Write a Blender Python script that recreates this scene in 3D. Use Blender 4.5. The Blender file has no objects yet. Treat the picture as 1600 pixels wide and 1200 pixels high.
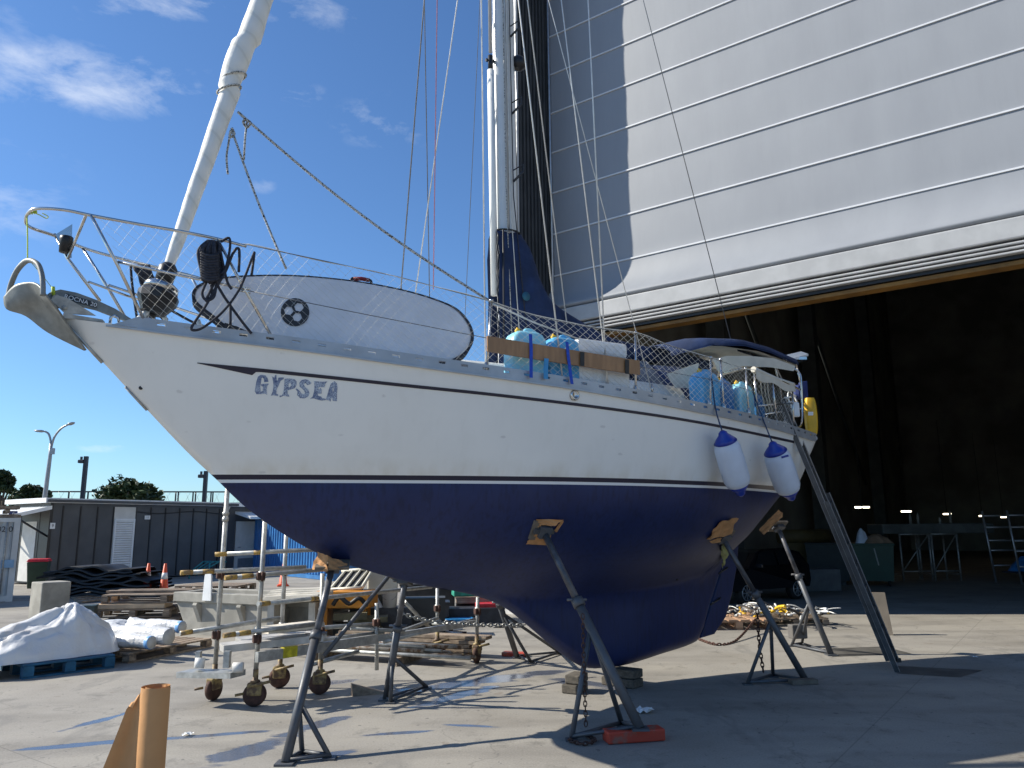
import bpy, bmesh, math, random
from mathutils import Vector, Matrix, Euler
random.seed(7)
V = Vector
sc = bpy.context.scene
COL = sc.collection
PI = math.pi
R = math.radians
# ------------------------------------------------------------------ surveyed camera (27 mm phone lens, 1.75 m above the yard)
FP = 1200.0; PT = math.atan(225/1200.0); RL = R(.48); CAM = V((0, 0, 1.75))
fw = V((0, math.cos(PT), math.sin(PT))); r0 = V((1, 0, 0)); u0 = V((0, -math.sin(PT), math.cos(PT)))
rt = r0*math.cos(RL) - u0*math.sin(RL); upv = r0*math.sin(RL) + u0*math.cos(RL)
def ray(x, y): return fw + rt*((x-800)/FP) - upv*((y-600)/FP)
def proj(p):
    d = V(p)-CAM; z = d.dot(fw); return 800+FP*d.dot(rt)/z, 600-FP*d.dot(upv)/z
def G(x, y, z=0.0):                       # point of the yard floor (or of a level z) seen at a picture position
    d = ray(x, y); return CAM + d*((z-CAM.z)/d.z)
def PL(x, y, p, n):                       # point of a vertical or sloping plane
    d = ray(x, y); return CAM + d*((V(p)-CAM).dot(n)/d.dot(n))
def AD(x, y, D):                          # point at a distance D ahead
    d = ray(x, y); return CAM + d*(D/d.y)
# ------------------------------------------------------------------ mesh builder
class MB:
    def __init__(s): s.v = []; s.f = []; s.sm = []; s.mi = []; s.m = 0
    def add(s, vs, fs, smooth=False):
        o = len(s.v); s.v += [V(q) for q in vs]
        for f in fs: s.f.append([i+o for i in f]); s.sm.append(smooth); s.mi.append(s.m)
        return s
    def box(s, c, d, rz=0, rot=None, bev=0):
        m = rot if rot is not None else Matrix.Rotation(rz, 3, 'Z')
        c = V(c); hx, hy, hz = d[0]/2, d[1]/2, d[2]/2
        if bev <= 0:
            vs = [c + m @ V((x*hx, y*hy, z*hz)) for z in (-1, 1) for y in (-1, 1) for x in (-1, 1)]
            return s.add(vs, [(0,2,3,1),(4,5,7,6),(0,1,5,4),(2,6,7,3),(0,4,6,2),(1,3,7,5)])
        b = min(bev, hx*.9, hy*.9, hz*.9)
        bm = bmesh.new(); bmesh.ops.create_cube(bm, size=1)
        for q in bm.verts: q.co = V((q.co.x*2*hx, q.co.y*2*hy, q.co.z*2*hz))
        bmesh.ops.bevel(bm, geom=bm.edges[:], offset=b, segments=2, profile=.5, affect='EDGES')
        bm.verts.index_update()
        s.add([c + m @ q.co for q in bm.verts], [[q.index for q in f.verts] for f in bm.faces]); bm.free(); return s
    def tube(s, p, q, r, n=8, r2=None, cap=True):
        return s.path([p, q], r, n, radii=[r, r if r2 is None else r2], cap=cap)
    def path(s, pts, r, n=6, radii=None, closed=False, cap=True, flat=None):
        pts = [V(p) for p in pts]; N = len(pts)
        if N < 2: return s
        vs = []; prev = None
        for i, p in enumerate(pts):
            a = pts[(i-1) % N] if (closed or i) else p; b = pts[(i+1) % N] if (closed or i < N-1) else p
            t = (b-a)
            t = t.normalized() if t.length > 1e-9 else V((0, 0, 1))
            if prev is None:
                x = V((0, 0, 1)).cross(t)
                if x.length < .05: x = V((1, 0, 0)).cross(t)
            else:
                x = prev - t*prev.dot(t)
                if x.length < 1e-6: x = V((1, 0, 0)).cross(t)
            x.normalize(); prev = x; y = t.cross(x)
            rr = radii[i] if radii else r
            for k in range(n):
                a_ = 2*PI*k/n
                vs.append(p + x*(math.cos(a_)*rr) + y*(math.sin(a_)*rr*(flat or 1)))
        fs = []
        for i in range(N if closed else N-1):
            j = (i+1) % N
            for k in range(n):
                l = (k+1) % n; fs.append((i*n+k, i*n+l, j*n+l, j*n+k))
        o = len(s.v); s.add(vs, fs, True)
        if cap and not closed:
            s.f.append([o+k for k in range(n)][::-1]); s.sm.append(False); s.mi.append(s.m)
            s.f.append([o+(N-1)*n+k for k in range(n)]); s.sm.append(False); s.mi.append(s.m)
        return s
    def lathe(s, prof, c, ax=(0, 0, 1), n=20, smooth=True):     # prof: (radius, height along axis)
        ax = V(ax).normalized(); x = V((0, 0, 1)).cross(ax)
        if x.length < .05: x = V((1, 0, 0))
        x.normalize(); y = ax.cross(x); c = V(c); vs = []; fs = []
        for r, h in prof:
            for k in range(n):
                a = 2*PI*k/n; vs.append(c + ax*h + x*(math.cos(a)*r) + y*(math.sin(a)*r))
        for i in range(len(prof)-1):
            for k in range(n):
                l = (k+1) % n; fs.append((i*n+k, i*n+l, (i+1)*n+l, (i+1)*n+k))
        s.add(vs, fs, smooth); o = len(s.v)-len(vs)
        s.f.append([o+k for k in range(n)][::-1]); s.f.append([o+(len(prof)-1)*n+k for k in range(n)])
        s.sm += [False, False]; s.mi += [s.m, s.m]; return s
    def prism(s, poly, d, smooth=False):                          # closed 3-D polygon pushed along d
        n = len(poly); d = V(d); poly = [V(p) for p in poly]
        return s.add(poly + [p+d for p in poly], [list(range(n))[::-1], list(range(n, 2*n))] + [(i, (i+1) % n, n+(i+1) % n, n+i) for i in range(n)], smooth)
    def grid(s, rows, smooth=True):
        m = len(rows[0]); vs = [p for r in rows for p in r]; fs = []
        for i in range(len(rows)-1):
            for j in range(m-1): fs.append((i*m+j, i*m+j+1, (i+1)*m+j+1, (i+1)*m+j))
        return s.add(vs, fs, smooth)
    def torus(s, c, R_, r, ax=(0, 0, 1), n=24, k=8):
        ax = V(ax).normalized(); x = V((0, 0, 1)).cross(ax)
        if x.length < .05: x = V((1, 0, 0))
        x.normalize(); y = ax.cross(x)
        return s.path([V(c)+x*(math.cos(2*PI*i/n)*R_)+y*(math.sin(2*PI*i/n)*R_) for i in range(n)], r, k, closed=True)
WL = {}
def build(name, mb, mats, parent=None, loc=None, weld=False, bevel=0, sub=0):
    me = bpy.data.meshes.new(name)
    if parent is not None: base = WL[parent.name]
    else: base = V((0, 0, 0))
    L = V(loc) if loc is not None else (base if parent is not None else V((0, 0, 0)))
    me.from_pydata([tuple(q-L) for q in mb.v], [], mb.f)
    for p, sm, mi in zip(me.polygons, mb.sm, mb.mi): p.use_smooth = sm; p.material_index = mi
    for m in (mats if isinstance(mats, (list, tuple)) else [mats]): me.materials.append(m)
    bm = bmesh.new(); bm.from_mesh(me)
    if weld: bmesh.ops.remove_doubles(bm, verts=bm.verts, dist=1e-4)
    bmesh.ops.recalc_face_normals(bm, faces=bm.faces)
    bm.to_mesh(me); bm.free(); me.update()
    o = bpy.data.objects.new(name, me); COL.objects.link(o)
    if parent is not None: o.parent = parent
    o.location = L-base; WL[o.name] = L
    if bevel:
        b = o.modifiers.new('bevel', 'BEVEL'); b.width = bevel; b.segments = 2; b.limit_method = 'ANGLE'; b.angle_limit = R(40)
    if sub:
        b = o.modifiers.new('sub', 'SUBSURF'); b.levels = sub; b.render_levels = sub
    return o
def tag(o, label=None, cat=None, group=None, kind=None):
    if label: o['label'] = label
    if cat: o['category'] = cat
    if group: o['group'] = group
    if kind: o['kind'] = kind
    return o
def thing(name, loc, label, cat, group=None):
    o = bpy.data.objects.new(name, None); o.empty_display_size = .1; COL.objects.link(o); o.location = loc; WL[o.name] = V(loc)
    return tag(o, label, cat, group)
def dup(o, loc=None, rz=None, label=None, parent=None):
    c = o.copy(); COL.objects.link(c); WL[c.name] = V(loc) if loc is not None else WL[o.name]
    if parent is not None: c.parent = parent
    if loc is not None: c.location = loc
    if rz is not None: c.rotation_euler = (0, 0, rz)
    if label: c['label'] = label
    for ch in list(o.children): dup(ch, parent=c)
    return c
def smooth_path(pts, k=6, closed=False):
    pts = [V(p) for p in pts]; out = []; N = len(pts)
    for i in range(N if closed else N-1):
        if closed: a, b, c, d = (pts[(i+j) % N] for j in (-1, 0, 1, 2))
        else: a, b, c, d = pts[max(i-1, 0)], pts[i], pts[i+1], pts[min(i+2, N-1)]
        for j in range(k):
            t = j/k
            out.append(.5*((2*b)+(c-a)*t+(2*a-5*b+4*c-d)*t*t+(3*b-a-3*c+d)*t**3))
    if not closed: out.append(pts[-1])
    return out
def spl(xs, ys):                                                  # monotone cubic
    n = len(xs); d = [(ys[i+1]-ys[i])/(xs[i+1]-xs[i]) for i in range(n-1)]
    m = [d[0]] + [0 if d[i-1]*d[i] <= 0 else 2*d[i-1]*d[i]/(d[i-1]+d[i]) for i in range(1, n-1)] + [d[-1]]
    def f(x):
        if x <= xs[0]: return ys[0]+m[0]*(x-xs[0])
        if x >= xs[-1]: return ys[-1]+m[-1]*(x-xs[-1])
        i = 0
        while x > xs[i+1]: i += 1
        h = xs[i+1]-xs[i]; t = (x-xs[i])/h
        return (ys[i]*(1+2*t)*(1-t)**2 + h*m[i]*t*(1-t)**2 + ys[i+1]*t*t*(3-2*t) + h*m[i+1]*t*t*(t-1))
    return f
def font_mesh(txt, size):
    cu = bpy.data.curves.new('t', 'FONT'); cu.body = txt; cu.size = size; cu.align_x = 'CENTER'; cu.align_y = 'CENTER'
    o = bpy.data.objects.new('t', cu); COL.objects.link(o)
    bpy.context.view_layer.update()
    me = o.evaluated_get(bpy.context.evaluated_depsgraph_get()).to_mesh()
    r = [v.co.copy() for v in me.vertices], [list(p.vertices) for p in me.polygons]
    bpy.data.objects.remove(o); return r
def text_on(mb, txt, size, c, ex, ey):                            # flat lettering: centre, reading direction, up direction
    vs, fs = font_mesh(txt, size); ex = V(ex).normalized(); ey = V(ey).normalized()
    return mb.add([V(c)+ex*p.x+ey*p.y for p in vs], fs)
def fill2d(loops):                                                # polygon with holes -> verts, faces
    cu = bpy.data.curves.new('c', 'CURVE'); cu.dimensions = '2D'; cu.fill_mode = 'BOTH'
    for lp in loops:
        s = cu.splines.new('POLY'); s.points.add(len(lp)-1); s.use_cyclic_u = True
        for i, p in enumerate(lp): s.points[i].co = (p[0], p[1], 0, 1)
    o = bpy.data.objects.new('c', cu); COL.objects.link(o); bpy.context.view_layer.update()
    me = o.evaluated_get(bpy.context.evaluated_depsgraph_get()).to_mesh()
    r = [(v.co.x, v.co.y) for v in me.vertices], [list(p.vertices) for p in me.polygons]
    bpy.data.objects.remove(o); return r
# ------------------------------------------------------------------ materials
def nt(name):
    m = bpy.data.materials.new(name); m.use_nodes = True; t = m.node_tree
    return m, t, t.nodes['Principled BSDF']
def N_(t, typ, **k):
    n = t.nodes.new(typ)
    for a, b in k.items():
        if a.startswith('i_'): n.inputs[a[2:].replace('_', ' ')].default_value = b
        else: setattr(n, a, b)
    return n
def noise(t, vec, scale, detail=4, rough=.55):
    n = N_(t, 'ShaderNodeTexNoise'); n.inputs['Scale'].default_value = scale; n.inputs['Detail'].default_value = detail; n.inputs['Roughness'].default_value = rough
    if vec is not None: t.links.new(vec, n.inputs['Vector'])
    return n.outputs['Fac']
def ramp(t, fac, stops):
    n = N_(t, 'ShaderNodeValToRGB'); e = n.color_ramp.elements
    while len(e) < len(stops): e.new(.5)
    for q, (p, c) in zip(e, stops): q.position = p; q.color = (*c, 1) if len(c) == 3 else c
    t.links.new(fac, n.inputs['Fac']); return n.outputs['Color']
def mixc(t, fac, a, b, typ='MIX'):
    n = N_(t, 'ShaderNodeMix', data_type='RGBA', blend_type=typ)
    for s, val in ((0, fac), (6, a), (7, b)):
        if hasattr(val, 'is_linked'): t.links.new(val, n.inputs[s])
        else: n.inputs[s].default_value = val if s == 0 else (*val, 1)
    return n.outputs[2]
def math_(t, op, a, b=0.0, c=None, clamp=False):
    n = N_(t, 'ShaderNodeMath', operation=op, use_clamp=clamp)
    for i, val in enumerate((a, b, c)):
        if val is None: continue
        if hasattr(val, 'is_linked'): t.links.new(val, n.inputs[i])
        else: n.inputs[i].default_value = val
    return n.outputs[0]
def objco(t): return N_(t, 'ShaderNodeTexCoord').outputs['Object']
def scaled(t, vec, s):
    n = N_(t, 'ShaderNodeMapping'); n.inputs['Scale'].default_value = s; t.links.new(vec, n.inputs['Vector']); return n.outputs[0]
def bump(t, b, h, strength=.3, dist=.01):
    n = N_(t, 'ShaderNodeBump'); n.inputs['Strength'].default_value = strength; n.inputs['Distance'].default_value = dist
    t.links.new(h, n.inputs['Height']); t.links.new(n.outputs[0], b.inputs['Normal'])
def M(name, c, rough=.5, metal=0, var=.15, vs=5, bm=0, bs=60, c2=None, lo=.4, hi=.65, coat=0, stretch=None, bd=.004):
    m, t, b = nt(name); co = objco(t)
    if stretch: co = scaled(t, co, stretch)
    f = noise(t, co, vs)
    a = c2 if c2 is not None else tuple(q*(1-var) for q in c)
    t.links.new(ramp(t, f, [(lo, a), (hi, c if c2 is not None else tuple(min(1, q*(1+var*.6)) for q in c))]), b.inputs['Base Color'])
    rr = math_(t, 'MULTIPLY_ADD', noise(t, co, vs*3.1), .3*rough, rough*.85, True); t.links.new(rr, b.inputs['Roughness'])
    b.inputs['Metallic'].default_value = metal; b.inputs['Coat Weight'].default_value = coat
    if bm: bump(t, b, noise(t, co, bs, 3), bm, bd)
    return m
def glow(name, c, s):
    m, t, b = nt(name); b.inputs['Base Color'].default_value = (*c, 1); b.inputs['Emission Color'].default_value = (*c, 1); b.inputs['Emission Strength'].default_value = s; return m
STEEL = M('polished stainless', (.62, .6, .57), .22, 1, .1, 9)
GALV = M('galvanised steel', (.44, .44, .42), .5, .65, .22, 14, .1, 90)
STAND = M('grey painted stand steel', (.09, .10, .115), .5, .2, .3, 9, .1, 70, c2=(.085, .085, .09))
ALU = M('dull aluminium', (.47, .48, .5), .42, .7, .12, 7)
RAILM = M('grey anodised toe rail', (.42, .43, .445), .42, .35, .1, 5)
WHITE = M('white gelcoat', (.78, .78, .75), .35, 0, .06, 3)
WPAINT = M('white painted metal', (.78, .79, .79), .35, 0, .06, 4)
BLACK = M('black plastic', (.014, .014, .016), .4, 0, .2, 9)
ROPEK = M('black braided rope', (.012, .013, .02), .75, 0, .3, 40, .5, 180, c2=(.03, .032, .045), lo=.55, hi=.5)
NAVY = M('navy canvas', (.009, .026, .085), .8, 0, .25, 4, .35, 9, bd=.03)
NET = M('white net cord', (.72, .71, .66), .7, 0, .12, 20)
JBLUE = M('sky blue polyethylene', (.10, .42, .72), .35, 0, .12, 4)
JBLUE2 = M('deep blue polyethylene', (.03, .17, .42), .35, 0, .12, 4)
YEL = M('yellow plastic', (.75, .46, .03), .4, 0, .12, 6)
ORNG = M('orange plastic', (.75, .09, .02), .45, 0, .15, 5)
RED = M('red plastic', (.5, .02, .03), .45, 0, .2, 5)
STRAP = M('blue webbing', (.01, .07, .5), .6, 0, .15, 40)
WOODM = M('weathered timber', (.36, .28, .2), .8, 0, .3, 3, .4, 40, c2=(.17, .125, .09), stretch=(1, 6, 6))
WOODB = M('brown varnished board', (.34, .185, .085), .5, 0, .15, 3, .15, 40, stretch=(6, 6, 1))
CARD = M('brown kraft paper', (.52, .27, .11), .75, 0, .1, 3, .25, 7, bd=.02)
CARD2 = M('torn brown card', (.5, .25, .1), .8, 0, .2, 8, .4, 30)
HEAPM = M('white wrap with tan stains', (.68, .675, .665), .26, 0, .06, 1.5, .35, 9, c2=(.56, .49, .41), lo=.3, hi=.46, bd=.04)
CONC = M('cast concrete', (.33, .315, .275), .85, 0, .22, 3, .3, 50)
WRAP = M('white plastic wrap', (.66, .66, .655), .3, 0, .06, 3, .8, 7, bd=.04)
RUBBER = M('black rubber sheet', (.02, .02, .021), .55, 0, .3, 5, .3, 12, bd=.01)
TYRE = M('tyre rubber', (.015, .015, .015), .8, 0, .3, 20)
RUST = M('rusty iron', (.085, .04, .028), .8, .1, .4, 12, .4, 60)
YWORN = M('worn yellow paint', (.40, .25, .06), .6, 0, .3, 14, .2, 50, c2=(.2, .13, .06), lo=.42, hi=.5)
CLOTHW = M('white cloth', (.8, .8, .78), .8, 0, .06, 4, .3, 30)
CREAM = M('cream canvas', (.62, .585, .5), .8, 0, .1, 4, .2, 12)
SMOKE = M('smoky clear vinyl', (.16, .17, .2), .12, 0, .2, 3)
PANEL = M('solar cells', (.016, .02, .035), .15, 0, .2, 30)
def m_rope():
    m, t, b = nt('flecked braid'); co = objco(t)
    n = noise(t, co, 75, 2); t.links.new(ramp(t, n, [(.5, (.55, .54, .5)), (.58, (.05, .05, .05))]), b.inputs['Base Color']); b.inputs['Roughness'].default_value = .8; return m
ROPEF = m_rope()
def m_hull():
    m, t, b = nt('topsides and antifouling'); co = objco(t); sx = N_(t, 'ShaderNodeSeparateXYZ'); t.links.new(co, sx.inputs[0]); z = sx.outputs[2]
    n1 = noise(t, co, 1.1, 5); n2 = noise(t, scaled(t, co, (1, 1, .2)), 9, 4)
    wht = mixc(t, ramp(t, n2, [(.52, (0, 0, 0)), (.8, (.16, .16, .16))]), ramp(t, n1, [(.3, (.775, .772, .745)), (.7, (.83, .827, .80))]), (.6, .59, .55))
    scum = math_(t, 'MULTIPLY', ramp(t, z, [(.0, (0, 0, 0)), (1, (1, 1, 1))]), 1.0) if False else math_(t, 'SUBTRACT', 1.0, math_(t, 'DIVIDE', math_(t, 'SUBTRACT', z, 2.23), .16), clamp=True)
    wht = mixc(t, math_(t, 'MULTIPLY', scum, ramp(t, noise(t, scaled(t, co, (2, 2, .6)), 2.2, 5), [(.42, (0, 0, 0)), (.7, (.55, .55, .55))])), wht, (.55, .50, .38))
    sv = N_(t, 'ShaderNodeTexVoronoi'); sv.inputs['Scale'].default_value = 2.2; t.links.new(scaled(t, co, (1, 1, 2.2)), sv.inputs['Vector'])
    wht = mixc(t, ramp(t, math_(t, 'ADD', sv.outputs['Distance'], math_(t, 'MULTIPLY', noise(t, co, 24, 3), .12)), [(.10, (.5, .5, .5)), (.14, (0, 0, 0))]), wht, (.52, .51, .5))
    blu = ramp(t, noise(t, co, 1.6, 6), [(.3, (.007, .015, .07)), (.7, (.013, .025, .098))])
    blu = mixc(t, ramp(t, noise(t, scaled(t, co, (1, 1, .35)), 5, 5), [(.55, (0, 0, 0)), (.75, (.35, .35, .35))]), blu, (.026, .034, .09))
    blu = mixc(t, ramp(t, noise(t, scaled(t, co, (6, 6, .8)), 4, 3), [(.48, (0, 0, 0)), (.66, (.5, .5, .5))]), blu, (.005, .009, .036))
    f1 = math_(t, 'GREATER_THAN', z, 2.157); f2 = math_(t, 'GREATER_THAN', z, 2.184); f3 = math_(t, 'GREATER_THAN', z, 2.226)
    c = mixc(t, f1, blu, (.75, .75, .74)); c = mixc(t, f2, c, (.012, .013, .035)); c = mixc(t, f3, c, wht)
    t.links.new(c, b.inputs['Base Color'])
    rgh = math_(t, 'MULTIPLY_ADD', f1, -.2, .5); t.links.new(rgh, b.inputs['Roughness'])
    b.inputs['Specular IOR Level'].default_value = .4
    bump(t, b, noise(t, co, 1.4, 2), .12, .03); return m
HULL = m_hull()
def m_letters():
    m, t, b = nt('blue patterned lettering'); co = objco(t)
    v = N_(t, 'ShaderNodeTexVoronoi', feature='DISTANCE_TO_EDGE'); v.inputs['Scale'].default_value = 75; t.links.new(co, v.inputs['Vector'])
    f = ramp(t, v.outputs['Distance'], [(.035, (.02, .04, .14)), (.09, (.42, .50, .62))])
    t.links.new(mixc(t, ramp(t, noise(t, co, 12), [(.45, (0, 0, 0)), (.6, (.6, .6, .6))]), f, (.03, .07, .2)), b.inputs['Base Color']); b.inputs['Roughness'].default_value = .4; return m
LETTER = m_letters()
def m_ground():
    m, t, b = nt('yard concrete'); co = objco(t)
    base = ramp(t, noise(t, co, .55, 7, .65), [(.28, (0.223, 0.198, 0.158)), (.5, (0.307, 0.284, 0.246)), (.72, (0.389, 0.356, 0.295))])
    base = mixc(t, ramp(t, noise(t, scaled(t, co, (.5, 1.6, 1)), .9, 6), [(.47, (0, 0, 0)), (.7, (.75, .75, .75))]), base, (0.141, 0.126, 0.105))
    base = mixc(t, ramp(t, noise(t, co, 2.3, 6, .7), [(.56, (0, 0, 0)), (.68, (.65, .65, .65))]), base, (0.096, 0.087, 0.072))
    base = mixc(t, .35, base, ramp(t, noise(t, co, 60, 3), [(.3, (0.132, 0.126, 0.114)), (.7, (0.330, 0.312, 0.282))]))
    br = N_(t, 'ShaderNodeTexBrick'); br.offset = 0
    for k, val in dict(Scale=1, Mortar_Size=.007, Brick_Width=5.2, Row_Height=5.2, Mortar_Smooth=.2).items(): br.inputs[k.replace('_', ' ')].default_value = val
    mp = N_(t, 'ShaderNodeMapping'); mp.inputs['Rotation'].default_value = (0, 0, R(36)); mp.inputs['Location'].default_value = (1.7, 2.2, 0); t.links.new(co, mp.inputs[0]); t.links.new(mp.outputs[0], br.inputs[0])
    base = mixc(t, math_(t, 'MULTIPLY', br.outputs['Fac'], .3), base, (.05, .048, .042))
    sp = N_(t, 'ShaderNodeTexVoronoi'); sp.inputs['Scale'].default_value = 9; t.links.new(co, sp.inputs['Vector'])
    base = mixc(t, ramp(t, math_(t, 'ADD', sp.outputs['Distance'], math_(t, 'MULTIPLY', noise(t, co, 3, 3), .12)), [(.085, (.55, .55, .55)), (.12, (0, 0, 0))]), base, (.09, .085, .08))
    ck = N_(t, 'ShaderNodeTexVoronoi', feature='DISTANCE_TO_EDGE'); ck.inputs['Scale'].default_value = .28; dn = N_(t, 'ShaderNodeVectorMath', operation='ADD'); nz = N_(t, 'ShaderNodeTexNoise'); nz.inputs['Scale'].default_value = 1.3; nz.inputs['Detail'].default_value = 6; t.links.new(co, nz.inputs['Vector']); t.links.new(co, dn.inputs[0]); t.links.new(nz.outputs['Color'], dn.inputs[1]); t.links.new(dn.outputs[0], ck.inputs['Vector'])
    base = mixc(t, ramp(t, ck.outputs['Distance'], [(.001, (.3, .3, .3)), (.003, (0, 0, 0))]), base, (.06, .056, .05))
    base = mixc(t, ramp(t, noise(t, scaled(t, co, (1, .35, 1)), 1.7, 3), [(.6, (0, 0, 0)), (.66, (.4, .4, .4)), (.7, (0, 0, 0))]), base, (.14, .135, .125))
    base = mixc(t, ramp(t, noise(t, scaled(t, co, (1.1, 1, 1)), 3.6, 2), [(.69, (0, 0, 0)), (.73, (.35, .35, .35))]), base, (.13, .085, .055))
    base = mixc(t, ramp(t, noise(t, co, 13, 2), [(.68, (0, 0, 0)), (.71, (.5, .5, .5))]), base, (.05, .05, .055))
    # wet streaks run over the slab: rotated ellipses broken up by noise
    wet = None
    wob = math_(t, 'MULTIPLY_ADD', noise(t, scaled(t, co, (.7, 2.4, 1)), 2.2, 5), 1.9, -.95)
    for (x1, y1, x2, y2, w) in WET:
        p, q = G(x1, y1), G(x2, y2); c = (p+q)/2; d = q-p
        mp = N_(t, 'ShaderNodeMapping', vector_type='TEXTURE')
        mp.inputs['Location'].default_value = c; mp.inputs['Rotation'].default_value = (0, 0, math.atan2(d.y, d.x)); mp.inputs['Scale'].default_value = (d.length*.62, w, 1)
        t.links.new(co, mp.inputs[0]); vl = N_(t, 'ShaderNodeVectorMath', operation='LENGTH'); t.links.new(mp.outputs[0], vl.inputs[0])
        e = math_(t, 'SUBTRACT', 1.0, vl.outputs['Value'])
        wet = e if wet is None else math_(t, 'MAXIMUM', wet, e)
    wet = math_(t, 'ADD', wet, wob)
    wet = N_(t, 'ShaderNodeMapRange', interpolation_type='SMOOTHSTEP').outputs[0] if False else ramp(t, wet, [(.16, (0, 0, 0)), (.36, (1, 1, 1))])
    base = mixc(t, wet, base, mixc(t, .6, base, (.03, .04, .07)))
    base = mixc(t, math_(t, 'MULTIPLY', wet, .5), base, (.075, .10, .165))
    t.links.new(base, b.inputs['Base Color'])
    rr = math_(t, 'MULTIPLY_ADD', wet, -.62, .8, True); t.links.new(rr, b.inputs['Roughness'])
    bump(t, b, math_(t, 'MULTIPLY', noise(t, co, 45, 4), math_(t, 'SUBTRACT', 1.0, wet)), .22, .01); return m
WET = [(0, 1175, 190, 1157, .09), (95, 1142, 215, 1110, .08), (190, 1160, 440, 1140, .07), (330, 1192, 450, 1150, .2), (440, 1150, 545, 1118, .12),
       (600, 1085, 900, 1045, .22), (470, 1072, 575, 1060, .14), (655, 1103, 775, 1072, .14), (690, 1132, 780, 1136, .05), (560, 1150, 690, 1140, .06), (700, 1068, 850, 1052, .2), (455, 1190, 560, 1172, .1), (860, 985, 1010, 1000, .3), (850, 1060, 980, 1075, .2)]
EXPO = 0.55
# ------------------------------------------------------------------ light, sky, camera
SUN_EL, SUN_AZ = R(35.8), math.atan2(.065, -.998)                  # direction TO the sun
sd = V((math.cos(SUN_EL)*math.cos(SUN_AZ), math.cos(SUN_EL)*math.sin(SUN_AZ), math.sin(SUN_EL)))
ld = bpy.data.lights.new('sun', 'SUN'); ld.energy = 5.0; ld.angle = R(.5); ld.color = (1, .94, .82)
lo = bpy.data.objects.new('sun', ld); COL.objects.link(lo); lo.rotation_euler = sd.to_track_quat('Z', 'Y').to_euler(); lo.location = (-20, -4, 30)
w = bpy.data.worlds.new('World'); sc.world = w; w.use_nodes = True; t = w.node_tree; bg = t.nodes['Background']
sky = N_(t, 'ShaderNodeTexSky', sky_type='NISHITA'); sky.sun_disc = False; sky.sun_elevation = SUN_EL; sky.sun_rotation = math.atan2(sd.x, sd.y)
sky.air_density = 1.0; sky.dust_density = .25; sky.ozone_density = 3.0; sky.altitude = 0
gen = N_(t, 'ShaderNodeTexCoord').outputs['Generated']
wv_ = N_(t, 'ShaderNodeTexNoise'); wv_.inputs['Scale'].default_value = 11; wv_.inputs['Detail'].default_value = 12; wv_.inputs['Roughness'].default_value = .62; wv_.inputs['Distortion'].default_value = .25; t.links.new(scaled(t, gen, (1, 1, 2.4)), wv_.inputs['Vector']); wsp = wv_.outputs['Fac']; wsp2 = noise(t, scaled(t, gen, (1, 1, 1.7)), 3, 4)
tot = None
for (x, y, hw, hh, k, rot) in [(120, 122, 225, 56, .75, -.12), (250, 5, 130, 30, .7, 0), (480, 15, 120, 36, .5, 0), (610, 190, 100, 45, .55, 0), (470, 150, 45, 22, .5, 0), (165, 699, 40, 9, .8, 0), (20, 40, 110, 30, .3, 0), (410, 290, 22, 14, .4, 0), (-300, 300, 300, 120, .8, 0), (1500, 700, 260, 60, .8, 0)]:
    c = ray(x, y).normalized(); ex = (ray(x+5, y-5*rot).normalized()-c).normalized(); ey = c.cross(ex); s = FP*c.dot(fw)**-1 if False else FP*c.dot(fw)**-1
    sb = N_(t, 'ShaderNodeVectorMath', operation='SUBTRACT'); t.links.new(gen, sb.inputs[0]); sb.inputs[1].default_value = c
    ds = []
    for ax, h in ((ex, hw), (ey, hh)):
        dn = N_(t, 'ShaderNodeVectorMath', operation='DOT_PRODUCT'); t.links.new(sb.outputs[0], dn.inputs[0]); dn.inputs[1].default_value = ax*(FP/h)
        ds.append(math_(t, 'POWER', math_(t, 'ABSOLUTE', dn.outputs['Value']), 2.0))
    m_ = math_(t, 'MULTIPLY', math_(t, 'SUBTRACT', 1.0, math_(t, 'ADD', ds[0], ds[1]), clamp=True), k)
    tot = m_ if tot is None else math_(t, 'MAXIMUM', tot, m_)
cl_ = math_(t, 'MULTIPLY', tot, math_(t, 'MULTIPLY_ADD', wsp2, .8, .35))
cf = math_(t, 'MULTIPLY', ramp(t, math_(t, 'ADD', cl_, math_(t, 'MULTIPLY_ADD', wsp, 3.4, -1.85)), [(.1, (0, 0, 0)), (1.0, (1, 1, 1))]), math_(t, 'MULTIPLY', tot, 1.6, clamp=True), clamp=True)
SKYC = mixc(t, 1.0, sky.outputs[0], (.98, 1.32, 1.66), 'MULTIPLY')
t.links.new(mixc(t, math_(t, 'MULTIPLY', cf, .42), SKYC, (11.5, 11.9, 12.4)), bg.inputs['Color']); bg.inputs['Strength'].default_value = .066
cam = bpy.data.cameras.new('camera'); co_ = bpy.data.objects.new('camera', cam); COL.objects.link(co_); sc.camera = co_
cam.sensor_width = 36; cam.sensor_fit = 'HORIZONTAL'; cam.lens = 36*FP/1600; cam.clip_end = 2000; cam.clip_start = .05
co_.matrix_world = Matrix(((rt.x, upv.x, -fw.x, CAM.x), (rt.y, upv.y, -fw.y, CAM.y), (rt.z, upv.z, -fw.z, CAM.z), (0, 0, 0, 1)))
vs_ = sc.view_settings; sc.display_settings.display_device = 'sRGB'; vs_.view_transform = 'Standard'; vs_.look = 'None'; vs_.exposure = EXPO; vs_.gamma = 1; vs_.use_curve_mapping = False
sc.cycles.max_bounces = 8; sc.cycles.diffuse_bounces = 6; sc.cycles.glossy_bounces = 4
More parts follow.
